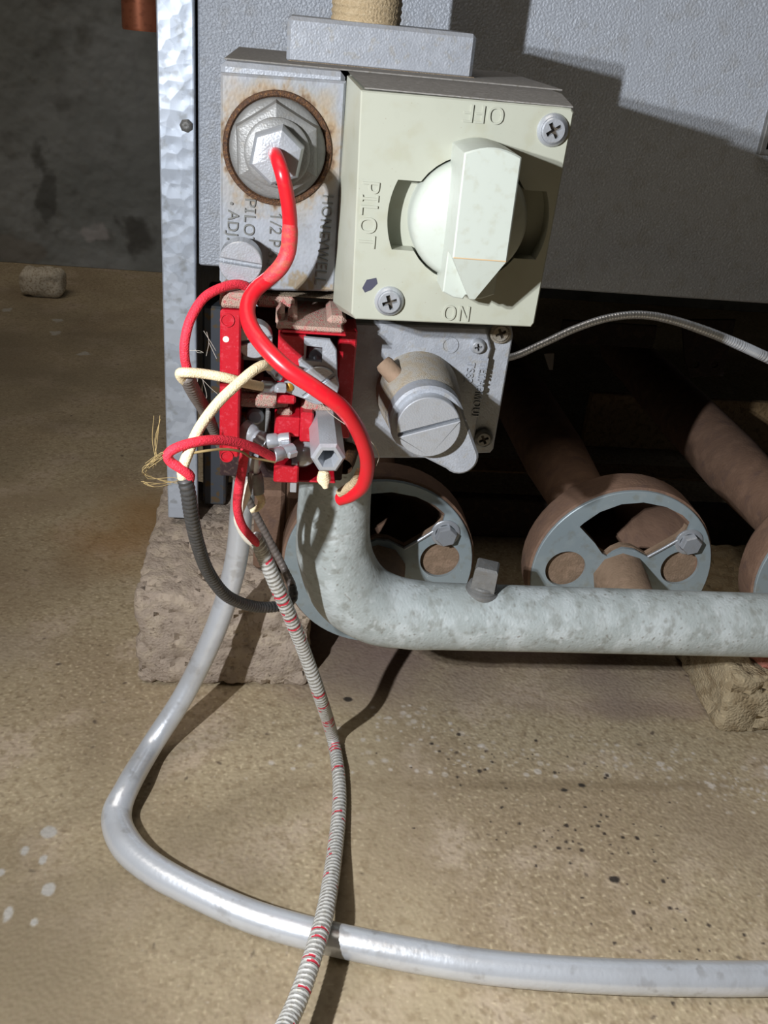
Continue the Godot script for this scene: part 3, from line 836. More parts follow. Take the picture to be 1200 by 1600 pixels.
func valve() -> void:
	var t := thing("gas_valve", "grey cast gas control valve with an ivory dial plate and knob", "gas valve", Vector3(26, 155, 110))
	var face_uv := Rect2(-20, -268, 96, 123)
	var body := part(t, "valve_body", Geo.new().cbox(Vector3(27.6, 237.4, 90), Vector3(91.2, 57.0, 44), 1.4).cbox(Vector3(-2.2, 237.4, 130.2), Vector3(31.6, 57.0, 36), 1.2).cbox(Vector3(26.5, 185, 96), Vector3(88, 56, 54), 1.2), mats["valve_zinc"])
	var fr := Geo.new().plate(Transform3D(Basis(), Vector3(0, 0, 150)), PackedVector2Array([Vector2(-17.865, 263.37), Vector2(13.765, 263.97), Vector2(14.272, 209.96), Vector2(-17.38, 208.4)]), [], -3, 0.6, 0.6)
	part(t, "front_face", fr, mats["valve_face"], "zinc front face with rust stains round the plug", face_uv)
	lettering(body, "PILOT", Transform3D(Basis(Vector3.DOWN, Vector3.RIGHT, Vector3.BACK).rotated(Vector3.BACK, -0.03), Vector3(-10.03, 227.54, 150.7)), 2.7, 0.7, mats["letter_zinc"], 1.25)
	lettering(body, "ADJ.", Transform3D(Basis(Vector3.DOWN, Vector3.RIGHT, Vector3.BACK).rotated(Vector3.BACK, -0.03), Vector3(-14.45, 226.04, 150.7)), 2.7, 0.7, mats["letter_zinc"], 1.2)
	lettering(body, "•", Transform3D(Basis(Vector3.DOWN, Vector3.RIGHT, Vector3.BACK), Vector3(-14.86, 231.86, 150.7)), 2.2, 0.7, mats["letter_zinc"])
	lettering(body, "1/2 P.S.I.", Transform3D(Basis(Vector3.DOWN, Vector3.RIGHT, Vector3.BACK).rotated(Vector3.BACK, -0.03), Vector3(-3.18, 222.41, 150.7)), 2.9, 0.7, mats["letter_zinc"], 1.0)
	lettering(body, "HONEYWELL", Transform3D(Basis(Vector3.DOWN, Vector3.RIGHT, Vector3.BACK).rotated(Vector3.BACK, -0.03), Vector3(10.37, 223.89, 150.7)), 2.8, 0.7, mats["letter_zinc"], 1.12)
	part(t, "dust_line", Geo.new().cbox(Vector3(-1.16, 207.46, 129.5), Vector3(33.1, 0.2, 39), 0.8), mats["dust"], "dusty ledge under the front face")
	part(t, "inlet_flange", Geo.new().cbox(Vector3(24.5, 271.4, 99), Vector3(52.5, 11.6, 48), 1.0), mats["valve_zinc"], "rectangular inlet flange on top of the valve")
	part(t, "dust_film", Geo.new().cbox(Vector3(27.6, 266.05, 104), Vector3(90.4, 0.4, 72), 0.1), mats["dust_grey"], "grey dust on top of the valve")
	part(t, "dust_seam", Geo.new().cbox(Vector3(25, 265.9, 101), Vector3(53, 1.0, 48), 0.4), mats["dust"])
	# regulator plug
	var c := Vector3(-3.0, 246.4, 150.0)
	var o := Transform3D(Basis(), c)
	part(t, "rust_ring", Geo.new().lathe(o, [Vector2(14.4, 0), Vector2(14.0, 1.3), Vector2(13.0, 1.5), Vector2(12.4, 0.4)], 56), mats["rust"], "rusty rim round the regulator plug")
	var cap := part(t, "regulator_plug", Geo.new().lathe(o, [Vector2(12.6, 0), Vector2(12.4, 1.6), Vector2(11.5, 2.6), Vector2(9, 3.0), Vector2(0, 3.0)], 48), mats["zinc_dark"], "dull grey round plug")
	part(cap, "hex_flats", Geo.new().lathe(o, [Vector2(12.2, 1.5), Vector2(11.6, 5.6), Vector2(10.6, 6.4), Vector2(0, 6.4)], 6, true, PI / 2 + 0.06), mats["zinc_dark"])
	part(cap, "collar", Geo.new().lathe(o, [Vector2(8.4, 6), Vector2(8.4, 8.0), Vector2(7.7, 8.6), Vector2(0, 8.6)], 40), mats["zinc_dark"])
	part(t, "terminal_nut", Geo.new().lathe(o, [Vector2(7.2, 8), Vector2(7.2, 13.0), Vector2(6.3, 14.2), Vector2(2.2, 15.0), Vector2(0, 14.6)], 6, true, 0.35), mats["bright_metal"], "bright hexagon nut with the thick red wire coming out of it")
	# pilot adjusting screw
	slotted(t, Vector3(-11.72, 218.5, 155), 5.7, 5.5, -0.10, 1.3, mats["bright_metal"], "pilot_screw")
	# dial plate, with the cut-out round the knob
	var m := Vector2(45.6, 236.0)
	var hole := PackedVector2Array()
	for q in [[-24.3, 24.3, 20.6], [33.0, 147.0, 15.6], [155.7, 204.3, 20.6], [213.0, 327.0, 15.6]]:
		for k in 13:
			hole.append(m + Vector2.from_angle(deg_to_rad(lerpf(q[0], q[1], k / 12.0))) * q[2])
	var front := PackedVector2Array([Vector2(16.174, 263.71), Vector2(65.018, 263.96), Vector2(67.104, 263.85), Vector2(67.892, 263.06), Vector2(66.923, 210.79), Vector2(66.228, 209.69), Vector2(19.073, 208.8), Vector2(17.798, 210.1)])
	var back := PackedVector2Array([Vector2(13.9, 265.3), Vector2(68.6, 265.6), Vector2(69.6, 265.6), Vector2(70.4, 265.0), Vector2(69.4, 205.9), Vector2(68.6, 205.0), Vector2(16.0, 204.6), Vector2(14.0, 207.0)])
	var dial := part(t, "dial_plate", Geo.new().plate(Transform3D(), front, [hole], 150, 172, 0.35, false, back), mats["ivory"], "square ivory dial plate marked OFF, PILOT and ON")
	part(dial, "cover_base", Geo.new().cbox(Vector3(42.5, 235.6, 131), Vector3(55.6, 59.6, 38), 0.6), mats["ivory"])
	part(dial, "recess_floor", Geo.new().plate(Transform3D(), circle(22, m), [], 160, 166.5, 0.0), mats["ivory"])
	lettering(dial, "OFF", Transform3D(Basis(Vector3.LEFT, Vector3.DOWN, Vector3.BACK), Vector3(45.97, 260.99, 172)), 3.7, 0.9, mats["ivory"], 1.15)
	lettering(dial, "PILOT", Transform3D(Basis(Vector3.DOWN, Vector3.RIGHT, Vector3.BACK), Vector3(20.09, 235.85, 172)), 4.0, 0.9, mats["ivory"], 1.1)
	lettering(dial, "ON", Transform3D(Basis(Vector3.RIGHT, Vector3.UP, Vector3.BACK), Vector3(45.51, 212.05, 172)), 3.8, 0.9, mats["ivory"], 1.0)
	var film := Geo.new()
	var fp := [Vector3(14.6, 265.9, 113), Vector3(70, 265.9, 113), Vector3(70, 265.75, 150), Vector3(67.6, 264.35, 171.3), Vector3(17.0, 264.35, 171.3), Vector3(14.6, 265.75, 150)]
	film.face([fp[0], fp[1], fp[2], fp[5]], Vector3(40, 200, 140))
	film.face([fp[5], fp[2], fp[3], fp[4]], Vector3(40, 200, 140))
	film.face([fp[4], fp[3], fp[3] + Vector3(0, -0.3, 0), fp[4] + Vector3(0, -0.3, 0)], Vector3(40, 200, 140))
	part(dial, "dust_film", film, mats["dust_grey"], "grey dust lying on the top edge")
	phillips(t, Vector3(63.3, 258.78, 171.8), 3.9, 1.8, 0.6, mats["bright_metal"])
	phillips(t, Vector3(27.41, 214.24, 171.8), 3.9, 1.8, 0.35, mats["bright_metal"])
	part(dial, "ink_mark", Geo.new().plate(Transform3D(), PackedVector2Array([Vector2(20.108, 217.19), Vector2(21.094, 219.41), Vector2(23.527, 220.07), Vector2(23.985, 218.61), Vector2(22.468, 216.84), Vector2(20.863, 216.06)]), [], 171.5, 172.06, 0.0), mats["ink"])
	# knob: round hub and a paddle with a pointed end
	var hub := Geo.new().lathe(Transform3D(Basis(), Vector3(m.x, m.y, 166)), [Vector2(15.0, 0), Vector2(15.0, 6.0), Vector2(14.2, 8.5), Vector2(13.2, 9.4), Vector2(0, 10.2)], 56)
	var knob := part(t, "dial_knob", hub, mats["ivory_pale"], "ivory knob with a paddle grip")
	var pad := PackedVector2Array([Vector2(39.2, 254.0)])
	for k in 9:
		pad.append(Vector2(lerpf(39.4, 52.2, k / 8.0), 254.2 + 1.5 * sin(PI * k / 8.0)))
	pad.append_array(PackedVector2Array([Vector2(52.4, 254.0), Vector2(52.6, 230.5), Vector2(39.4, 230.5)]))
	var g := Geo.new().plate(Transform3D(), pad, [], 172, 190.5, 0.35)
	part(knob, "paddle", g, mats["ivory_pale"])
	# lower end: low shoulders either side of a bevelled point
	var low := PackedVector2Array([Vector2(39.4, 230.8), Vector2(52.6, 230.8), Vector2(52.4, 220.6), Vector2(49.5, 219.4), Vector2(47.2, 219.0), Vector2(46.6, 219.9), Vector2(45.2, 219.9), Vector2(44.6, 218.9), Vector2(42, 219.2), Vector2(39.3, 220.4)])
	part(knob, "shoulder", Geo.new().plate(Transform3D(), low, [], 171, 183.0, 0.3), mats["ivory_pale"])
	var tip := Geo.new()
	var f0 := Vector3(39.5, 230.6, 190.4)
	var f1 := Vector3(52.4, 230.6, 190.4)
	var f2 := Vector3(46.8, 220.2, 187.0)
	var f3 := Vector3(45.4, 220.2, 187.0)
	var inside := Vector3(46, 227, 184)
	tip.face([f0, f1, f2, f3], inside)
	tip.face([f0, f3, Vector3(45.4, 220.2, 182.5), Vector3(39.6, 230.6, 182.5)], inside)
	tip.face([f1, f2, Vector3(46.8, 220.2, 182.5), Vector3(52.3, 230.6, 182.5)], inside)
	tip.face([f2, f3, Vector3(45.4, 220.2, 182.5), Vector3(46.8, 220.2, 182.5)], inside)
	part(knob, "pointer_tip", tip, mats["ivory_pale"], "bevelled pointer end of the grip")
	part(knob, "grime_line", Geo.new().cbox(Vector3(46.0, 230.7, 190.3), Vector3(12.8, 0.35, 0.5), 0.1), mats["ivory_grime"])
	# lower plate, pilot cock
	var lp := Geo.new().plate(Transform3D(), PackedVector2Array([Vector2(18.174, 196.6), Vector2(70.266, 198.48), Vector2(71.082, 195.88), Vector2(70.498, 157.26), Vector2(69.632, 155.82), Vector2(31.697, 152.08), Vector2(21.822, 155.26)]), [], 110, 136, 0.5)
	part(t, "lower_plate", lp, mats["valve_zinc"], "lower cover plate with raised lettering")
	var step := Geo.new().plate(Transform3D(), PackedVector2Array([Vector2(19.697, 197.62), Vector2(61.599, 198.87), Vector2(64.147, 192.34), Vector2(63.794, 189.22), Vector2(63.253, 169.95), Vector2(62.566, 155.02), Vector2(32.181, 153.52), Vector2(23.062, 158.95)]), [], 134, 139, 0.5)
	var stp := part(t, "raised_pad", step, mats["valve_zinc"])
	lettering(stp, "TTEIIABMOUI", Transform3D(Basis(Vector3.DOWN, Vector3.RIGHT, Vector3.BACK).rotated(Vector3.BACK, -0.02), Vector3(62.13, 179.45, 139)), 2.1, 1.0, mats["valve_zinc"], 1.02)
	lettering(stp, "TS82", Transform3D(Basis(Vector3.DOWN, Vector3.RIGHT, Vector3.BACK).rotated(Vector3.BACK, -0.02), Vector3(58.2, 184.3, 139)), 2.2, 1.0, mats["valve_zinc"], 1.0)
	part(stp, "round_mark", Geo.new().lathe(Transform3D(Basis(), Vector3(51.08, 192.77, 139)), [Vector2(2.6, -0.2), Vector2(2.6, 0.35), Vector2(2.1, 0.35), Vector2(2.1, 0.1), Vector2(0, 0.1)], 28), mats["valve_zinc"])
	phillips(t, Vector3(66.67, 196.94, 137), 3.4, 1.0, 0.5, mats["dusty_zinc"])
	phillips(t, Vector3(66.29, 161.4, 137), 3.2, 1.2, 0.5, mats["zinc_dark"])
	phillips(t, Vector3(59.62, 193.09, 139), 2.4, 2.0, 0.2, mats["bright_metal"], "small_screw")
	part(t, "round_pin", Geo.new().lathe(Transform3D(Basis(), Vector3(24.37, 191.28, 137)), [Vector2(3.4, -1), Vector2(3.4, 1.5), Vector2(0, 1.6)], 24), mats["zinc_dark"])
	var k0 := Vector3(42.58, 177.33, 165)
	var boss := Transform3D(Basis(), Vector3(k0.x, k0.y, 0))
	part(t, "cock_boss", Geo.new().lathe(boss, [Vector2(13.2, 134), Vector2(12.6, 146), Vector2(11.6, 155), Vector2(10.5, 159), Vector2(0, 159)], 40), mats["dusty_zinc"], "dust-covered boss of the pilot cock")
	var lever := PackedVector2Array()
	for k in 22:
		lever.append(Vector2(k0.x, k0.y) + Vector2.from_angle(deg_to_rad(lerpf(14.0, 222.0, k / 21.0))) * 11.0)
	var tipc := Vector2(53.917, 166.41)
	for k in 11:
		lever.append(tipc + Vector2.from_angle(deg_to_rad(lerpf(-135.0, 18.0, k / 10.0))) * 5.4)
	part(t, "cock_lever", Geo.new().plate(Transform3D(), lever, [], 158, 164, 0.7), mats["valve_zinc"], "teardrop lever of the pilot cock")
	slotted(t, Vector3(k0.x, k0.y, 164.5), 9.2, 3.4, 0.33, 1.1, mats["bright_metal"], "cock_screw")
	var pin := Geo.new()
	var pa := Vector3(30.16, 188.45, 146)
	var pb := Vector3(36.9, 182.64, 150)
	pin.lathe(along(pb, pa), [Vector2(3.0, 0), Vector2(2.8, pa.distance_to(pb) * 0.9), Vector2(2.4, pa.distance_to(pb)), Vector2(0, pa.distance_to(pb))], 16)
	part(t, "brass_stub", pin, mats["cast_tan"], "dirty brass stub on the pilot cock")
	part(t, "outlet_stub", Geo.new().lathe(along(Vector3(21.02, 152.08, 140), Vector3(24.68, 156.4, 128)), [Vector2(3.6, -2), Vector2(3.8, 1), Vector2(3.4, 14)], 14), mats["rust"])


func terminal_block() -> void:
	var t := thing("terminal_block", "red plastic terminal block with screws, on the left of the gas valve", "terminal block", Vector3(8, 155, 150))
	var red: Material = mats["red_plastic"]
	var frame := Geo.new()
	frame.cbox(Vector3(1.47, 173.74, 140.75), Vector3(38.9, 55.16, 2.5), 0.5)
	part(t, "back_plate", frame, mats["block_back"], "dusty back of the block, coloured dark for the shade in its open gaps")
	var bar := part(t, "left_bar", Geo.new().cbox(Vector3(-13.78, 185.73, 153.5), Vector3(5.5, 43.17, 25), 0.5), red, "red left-hand bar with two round bosses")
	part(bar, "round_boss", Geo.new().lathe(Transform3D(Basis(), Vector3(-14.66, 204.66, 166)), [Vector2(1.9, -0.3), Vector2(1.9, 0.4), Vector2(1.5, 0.4), Vector2(1.4, 0.12), Vector2(0, 0.12)], 20), red)
	part(bar, "round_boss", Geo.new().lathe(Transform3D(Basis(), Vector3(-14.49, 164.79, 166)), [Vector2(1.9, -0.3), Vector2(1.9, 0.5), Vector2(1.5, 0.5), Vector2(1.4, 0.12), Vector2(0, 0.12)], 20), red)
	part(bar, "white_dot", Geo.new().plate(Transform3D(), circle(0.85, Vector2(-14.956, 199.34), 14), [], 165.5, 166.1, 0.0), mats["white_wire"])
	part(t, "top_ledge", Geo.new().cbox(Vector3(-12.94, 209.86, 158.75), Vector3(7.57, 4.14, 14.5), 0.8).cbox(Vector3(-2.25, 205.56, 142), Vector3(10.89, 3.33, 16), 0.8), mats["red_dusty"], "dusty top of the red block")
	part(t, "middle_bar", Geo.new().cbox(Vector3(-4.67, 178.41, 149.5), Vector3(14.4, 3.95, 17), 1.0), mats["red_dusty"], "dusty red middle bar")
	part(t, "middle_ledge", Geo.new().cbox(Vector3(-8.5, 180.97, 146), Vector3(7, 2.36, 20), 1.0), mats["dust"])
	# upper right cell
	part(t, "upper_cell", Geo.new().cbox(Vector3(2.95, 196.13, 152), Vector3(7.94, 9.08, 22), 0.5).cbox(Vector3(1.82, 181.87, 152.5), Vector3(5.49, 2.59, 23), 0.6), red)
	part(t, "outer_wall", Geo.new().cbox(Vector3(18.93, 182.95, 146.5), Vector3(4.98, 33.84, 13), 0.5), red)
	var dusty := Geo.new().cbox(Vector3(7.61, 202.06, 149), Vector3(18.47, 1.56, 26), 0.7)
	dusty.cbox(Vector3(-0.74, 203.45, 148), Vector3(2.46, 4.92, 20), 1.2).cbox(Vector3(2.71, 203.04, 148), Vector3(2.65, 4.38, 20), 1.4).cbox(Vector3(15.01, 203.55, 148), Vector3(5.36, 2.95, 20), 1.2)
	part(t, "front_lip", Geo.new().cbox(Vector3(8.67, 201.36, 156.5), Vector3(17.7, 0.53, 13), 0.8), red)
	part(t, "dusty_ridge", dusty, mats["red_dusty"], "dust-caked ridge with raised teeth")
	var sq := PackedVector2Array([Vector2(6.7358, 198.54), Vector2(11.119, 198.26), Vector2(11.186, 194.04), Vector2(6.5924, 194.32)])
	var plate := Geo.new().plate(Transform3D(), PackedVector2Array([Vector2(5.9368, 200.66), Vector2(13.093, 200.38), Vector2(15.011, 197.77), Vector2(16.006, 187.95), Vector2(14.805, 187.12), Vector2(10.825, 191.04), Vector2(5.1011, 192.38), Vector2(4.6834, 193.84), Vector2(6.1981, 195.22)]), [sq], 163.2, 165, 0.3)
	var tp := part(t, "clamp_plate", plate, mats["valve_zinc"], "grey clamp plate with a square hole")
	part(tp, "clamp_screw", Geo.new().lathe(Transform3D(Basis(), Vector3(9.67, 194.63, 160)), [Vector2(2.6, -6), Vector2(2.6, 1.6), Vector2(2.1, 2.2), Vector2(1.2, 1.2), Vector2(0, 1.0)], 20), mats["bright_metal"])
	slotted(t, Vector3(10.72, 187.27, 163), 5.6, 2.6, 0.7, 0.9, mats["bright_metal"], "upper_screw")
	slotted(t, Vector3(-7.55, 198.11, 158), 5.0, 4.4, 0.25, 0.9, mats["bright_metal"], "left_screw")
	part(t, "screw_washer", Geo.new().cbox(Vector3(-7.43, 192.09, 153.5), Vector3(7.95, 3.48, 7), 0.8).cbox(Vector3(-11.72, 189.95, 153), Vector3(1.17, 7.08, 14), 0.3), mats["zinc_dark"])
	# lower left bracket
	var lb := Geo.new().cbox(Vector3(-7.19, 167.38, 149), Vector3(9.2, 9.56, 2), 0.4).cbox(Vector3(-3.21, 171.05, 149.5), Vector3(1.4, 9.68, 17), 0.4).cbox(Vector3(-10.86, 168.74, 152), Vector3(2.13, 5.8, 12), 0.6)
	part(t, "angle_bracket", lb, mats["zinc_dark"], "grey angle bracket in the lower cell")
	part(t, "bracket_screw", Geo.new().lathe(Transform3D(Basis(), Vector3(-6.99, 172.02, 152)), [Vector2(2.6, -3), Vector2(2.6, 1.4), Vector2(1.8, 2.2), Vector2(0, 2.3)], 20), mats["bright_metal"])
	part(t, "amber_bead", Geo.new().lathe(Transform3D(Basis(), Vector3(-10.01, 169.99, 151)), [Vector2(2.0, -2), Vector2(2.1, 0.6), Vector2(1.2, 1.8), Vector2(0, 2.1)], 14), mats["amber"], "amber drop of flux")
	# lower right cell
	part(t, "lower_cell", Geo.new().cbox(Vector3(2.55, 172.27, 151), Vector3(7.62, 6.04, 20), 0.5).cbox(Vector3(8.02, 173.3, 152), Vector3(3.76, 9.21, 22), 0.5).cbox(Vector3(2.74, 158.46, 152.5), Vector3(7.33, 5.53, 23), 0.5).cbox(Vector3(10.8, 153.51, 148), Vector3(13.98, 0.65, 20), 0.4), red)
	part(t, "lower_ledge", Geo.new().cbox(Vector3(12.23, 178.57, 149), Vector3(11.66, 3.73, 22), 1.2).cbox(Vector3(1.56, 175.59, 149.5), Vector3(4.34, 2.56, 19), 0.8), mats["red_dusty"], "dusty step above the hexagon post")
	part(t, "dark_well", Geo.new().cbox(Vector3(12.19, 154.64, 142.5), Vector3(11.96, 13.21, 7), 0.5), mats["iron_dark"])
	part(t, "blade_terminal", Geo.new().cbox(Vector3(5.04, 156.99, 156.5), Vector3(1.92, 9.64, 13), 0.2), mats["bright_metal"], "thin upright blade terminal")
	var ha := Vector3(13.64, 173.21, 183)
	var hb := Vector3(11.05, 172.17, 152)
	hb = Vector3(ha.x - 0.5, ha.y + 0.5, 147)
	var len := ha.distance_to(hb)
	var hx := Geo.new()
	hx.lathe(along(hb, ha), [Vector2(4.7, 0), Vector2(4.7, len - 0.9), Vector2(3.9, len), Vector2(2.9, len), Vector2(2.3, len - 1.6), Vector2(2.0, len - 5), Vector2(0, len - 9)], 6, true, 0.25)
	part(t, "hexagon_post", hx, mats["bright_metal"], "bright hexagon post with a threaded hole")
	part(t, "sealant_blob", Geo.new().tube([Vector3(13.29, 163.75, 172), Vector3(13.4, 161.72, 172), Vector3(14.12, 158.87, 172)], [1.6, 2.1, 0.8], 10, 1.0), mats["cream_braid"])
	part(t, "round_head", Geo.new().lathe(along(Vector3(7.27, 162.45, 156), Vector3(8.39, 168.07, 168)), [Vector2(4.6, 0), Vector2(4.2, 2.2), Vector2(2.6, 3.4), Vector2(0, 3.8)], 24), mats["bright_metal"])


func tubes_and_wires() -> void:
	# aluminium gas tube down to the floor and away to the right
	var tub := [Vector3(-10.76, 135.24, 96), Vector3(-12.78, 110.02, 94), Vector3(-14.95, 82.83, 92), Vector3(-21.52, 56.71, 97), Vector3(-33.39, 28.25, 104), Vector3(-46.55, 8.91, 116), Vector3(-52.35, 10, 139.52), Vector3(-55, 6, 150.9), Vector3(-49.76, 5.5, 163.57), Vector3(-39.41, 5.5, 174.3), Vector3(-23.86, 5.5, 184.32), Vector3(-1.29, 5.5, 195.82), Vector3(24.62, 5.5, 204.46), Vector3(54.2, 5.6, 211.83), Vector3(83.63, 5.6, 217.14), Vector3(126.56, 5.6, 220.87), Vector3(182.54, 5.6, 222.35), Vector3(266.76, 5.6, 221.04)]
	var t := thing("aluminium_tube", "dull silver aluminium gas tube bent along the floor in front", "tube", Vector3(20, 0, 190))
	part(t, "tube", Geo.new().tube(tub, [4.4, 4.4, 4.5, 4.5, 4.4, 4.5, 4.7, 5.6, 5.8, 5.5, 5.3, 5.4, 5.4, 5.5, 5.5, 5.6, 5.6, 5.6], 28, 2.0), mats["aluminium"])
	# thick red wire
	t = thing("red_wire", "thick glossy red wire looping from the hexagon nut down across the terminal block", "wire", Vector3(20, 160, 170))
	part(t, "insulation", Geo.new().tube([Vector3(-3.62, 246.55, 160), Vector3(-3.02, 246.92, 168), Vector3(-1.44, 243.77, 173), Vector3(0.01, 238.04, 172), Vector3(0.89, 231.36, 169), Vector3(0.54, 223.91, 168), Vector3(-2.69, 218.52, 169), Vector3(-7.12, 214.77, 171), Vector3(-9.04, 211.15, 174), Vector3(-8.11, 207.71, 179), Vector3(-4.49, 204.21, 184), Vector3(1.46, 199.92, 188), Vector3(9.21, 195.3, 189), Vector3(16.16, 189.65, 187), Vector3(21.44, 180.89, 182), Vector3(24.99, 169.86, 176), Vector3(25.1, 159.6, 170), Vector3(22.38, 153.83, 166), Vector3(19.11, 150.6, 163)], [1.7, 1.75, 1.8, 1.85, 1.9, 1.95, 2.0, 2.05, 2.05, 2.1, 2.15, 2.15, 2.15, 2.15, 2.15, 2.1, 2.1, 2.05, 2.0], 20, 1.2), mats["red_rubber"])
	part(t, "dusty_length", Geo.new().tube([Vector3(0.7, 232.21, 169.4), Vector3(0.97, 229.51, 169.2), Vector3(0.69, 224.32, 168.3), Vector3(-0.81, 220.69, 168.6), Vector3(-2.69, 218.6, 169.3), Vector3(-5.23, 216.51, 170.2)], [1.6, 2.05, 2.1, 2.12, 2.12, 1.7], 20, 1.0), mats["red_rubber_dusty"], "dust-brown stretch of the red wire")
	part(t, "frayed_core", Geo.new().tube([Vector3(23.33, 164.6, 171.5), Vector3(23, 159.33, 168), Vector3(21.27, 156.13, 166), Vector3(18.68, 153.31, 164.5)], [0.9, 1.5, 1.5, 1.3], 12, 1.0), mats["thread_tan"], "frayed tan core along the cut end")
	# armoured cable looping at the left, with a red and a cream lead at each end
	var spiral := func(s, a): return 1.0 + 0.10 * (1.0 - pow(absf(sin(PI * (s / 1.7 - a / TAU))), 3.0)) - 0.05
	t = thing("armoured_cable", "dark spiral-armoured cable looping left of the terminal block, red and cream leads at both ends", "cable", Vector3(-15, 130, 160))
	part(t, "grey_sheath", Geo.new().tube([Vector3(-24.53, 191.94, 176), Vector3(-23.35, 184.6, 168), Vector3(-21.41, 171.85, 152), Vector3(-18.59, 156.37, 138), Vector3(-12.75, 139.02, 130), Vector3(-4.75, 119.93, 126), Vector3(3.42, 103.18, 126), Vector3(6.8, 99.03, 132)], [2.0, 2.0, 1.9, 1.5, 1.3, 1.3, 1.4, 1.6], 14, 0.35, spiral), mats["grey_sheath"])
	part(t, "dark_sheath", Geo.new().tube([Vector3(6.8, 99.03, 132), Vector3(7.19, 95.21, 134), Vector3(3.46, 92.5, 135), Vector3(-5.34, 97.83, 144), Vector3(-14.12, 111.1, 158), Vector3(-19.24, 127.5, 170), Vector3(-21.29, 144.57, 182), Vector3(-22.17, 158.17, 190), Vector3(-22.52, 166.95, 194), Vector3(-23.17, 171.48, 195)], [1.6, 1.8, 1.9, 1.9, 1.95, 1.95, 1.95, 1.95, 1.95, 2.0], 14, 0.35, spiral), mats["dark_sheath"])
	part(t, "red_lead", Geo.new().tube([Vector3(-8.81, 211.68, 160), Vector3(-12.09, 213.64, 163), Vector3(-16.33, 213.41, 167), Vector3(-20.43, 211.56, 171), Vector3(-23.33, 207.18, 175), Vector3(-24.63, 202, 177), Vector3(-24.69, 197.19, 177), Vector3(-24.02, 193.03, 176)], 1.25, 14, 1.0), mats["red_braid"])
	part(t, "cream_lead", Geo.new().tube([Vector3(-23.96, 188.32, 172), Vector3(-25.53, 191.17, 176), Vector3(-25.94, 193.47, 178), Vector3(-24.04, 194.12, 179), Vector3(-19.89, 193.65, 178), Vector3(-14.36, 192.54, 177), Vector3(-9.01, 189.73, 173), Vector3(-4.83, 187.15, 168)], 1.3, 14, 1.0), mats["cream_braid"])
	part(t, "cream_lead", Geo.new().tube([Vector3(-23.46, 169.5, 194), Vector3(-23.78, 173.81, 195), Vector3(-22.4, 178.25, 194), Vector3(-19.95, 183.23, 189), Vector3(-15.83, 188.09, 184), Vector3(-11.2, 191.91, 180), Vector3(-7.13, 194.55, 176), Vector3(-4.24, 194.88, 172), Vector3(-2.93, 192.63, 167)], 1.4, 14, 1.0), mats["cream_braid"])
	part(t, "red_lead", Geo.new().tube([Vector3(-22.81, 169.9, 194), Vector3(-21.88, 172.27, 195), Vector3(-23.83, 174.66, 196), Vector3(-26.64, 176.67, 196), Vector3(-27.07, 178.77, 196), Vector3(-24.48, 180.37, 195), Vector3(-19.22, 180.87, 192), Vector3(-13.93, 179.07, 187), Vector3(-8.38, 175.34, 181), Vector3(-3.82, 170.52, 175), Vector3(-0.97, 167.01, 171)], 1.3, 14, 1.0), mats["red_braid"])
	crimp(t, Vector3(-5.18, 187.13, 168), Vector3(1.47, 186.37, 166), 1.7)
	part(t, "ring_terminal", Geo.new().plate(Transform3D(Basis(), Vector3(0, 0, 0)), PackedVector2Array([Vector2(1.0553, 187.85), Vector2(4.2356, 188.03), Vector2(9.6936, 185.69), Vector2(11.25, 183.48), Vector2(10.596, 182.28), Vector2(6.9711, 182.85), Vector2(1.532, 184.65)]), [], 164, 165, 0.2), mats["bright_metal"], "flat ring terminal with a brass dimple")
	part(t, "brass_dimple", Geo.new().lathe(Transform3D(Basis(), Vector3(2.54, 186.23, 165)), [Vector2(1.3, -0.5), Vector2(1.2, 0.4), Vector2(0.5, 0.9), Vector2(0, 0.9)], 14), mats["brass"])
	crimp(t, Vector3(-1.72, 167.77, 171), Vector3(4.39, 167.75, 166), 2.2)
	crimp(t, Vector3(-3.62, 193.49, 168), Vector3(-0.4, 188.89, 165), 1.5)
	# the long armoured cable that runs along the floor towards the viewer
	var wind := func(s, a): return 1.0 + 0.10 * (1.0 - pow(absf(sin(PI * (s / 1.9 - a / TAU))), 3.0)) - 0.05
	var flecks := func(s, a):
		var turn := int(floor(s / 1.9 - a / TAU))
		var h: int = hash(turn * 7 + 3) % 100
		var f := fposmod(s / 1.9 - a / TAU, 1.0)
		if h < 34 and f > 0.25 and f < 0.75 and fposmod(a - (hash(turn) % 628) * 0.01, TAU) < 3.2:
			return Color(0.66, 0.05, 0.08)
		return Color(0.58, 0.58, 0.55) if f > 0.12 and f < 0.9 else Color(0.30, 0.29, 0.27)
	t = thing("armoured_cable", "long pale spiral-armoured cable with red flecks, trailing over the floor tube to the bottom edge", "cable", Vector3(15, 40, 170))
	var run := [Vector3(-6.02, 130.3, 152), Vector3(-4.09, 125.04, 151), Vector3(0.38, 111.77, 148), Vector3(6.17, 93.6, 142), Vector3(12.66, 71.12, 134), Vector3(19.87, 45.85, 128), Vector3(27.74, 7, 107.13), Vector3(29.92, 3.6, 126.25), Vector3(29.42, 3.6, 144.35), Vector3(27.36, 5, 162.56), Vector3(24.38, 10, 184.23), Vector3(21.32, 15, 202.58), Vector3(17.25, 18, 218.98), Vector3(13.11, 19, 232.57), Vector3(8.89, 21, 243.78), Vector3(0.64, 30, 265.15)]
	part(t, "sheath", Geo.new().tube(run, [2.3, 2.45, 2.5, 2.5, 2.5, 2.55, 2.6, 2.7, 2.8, 2.9, 2.95, 3.0, 3.0, 3.0, 3.0, 3.0], 16, 0.33, wind, true, flecks), mats["pale_sheath"])
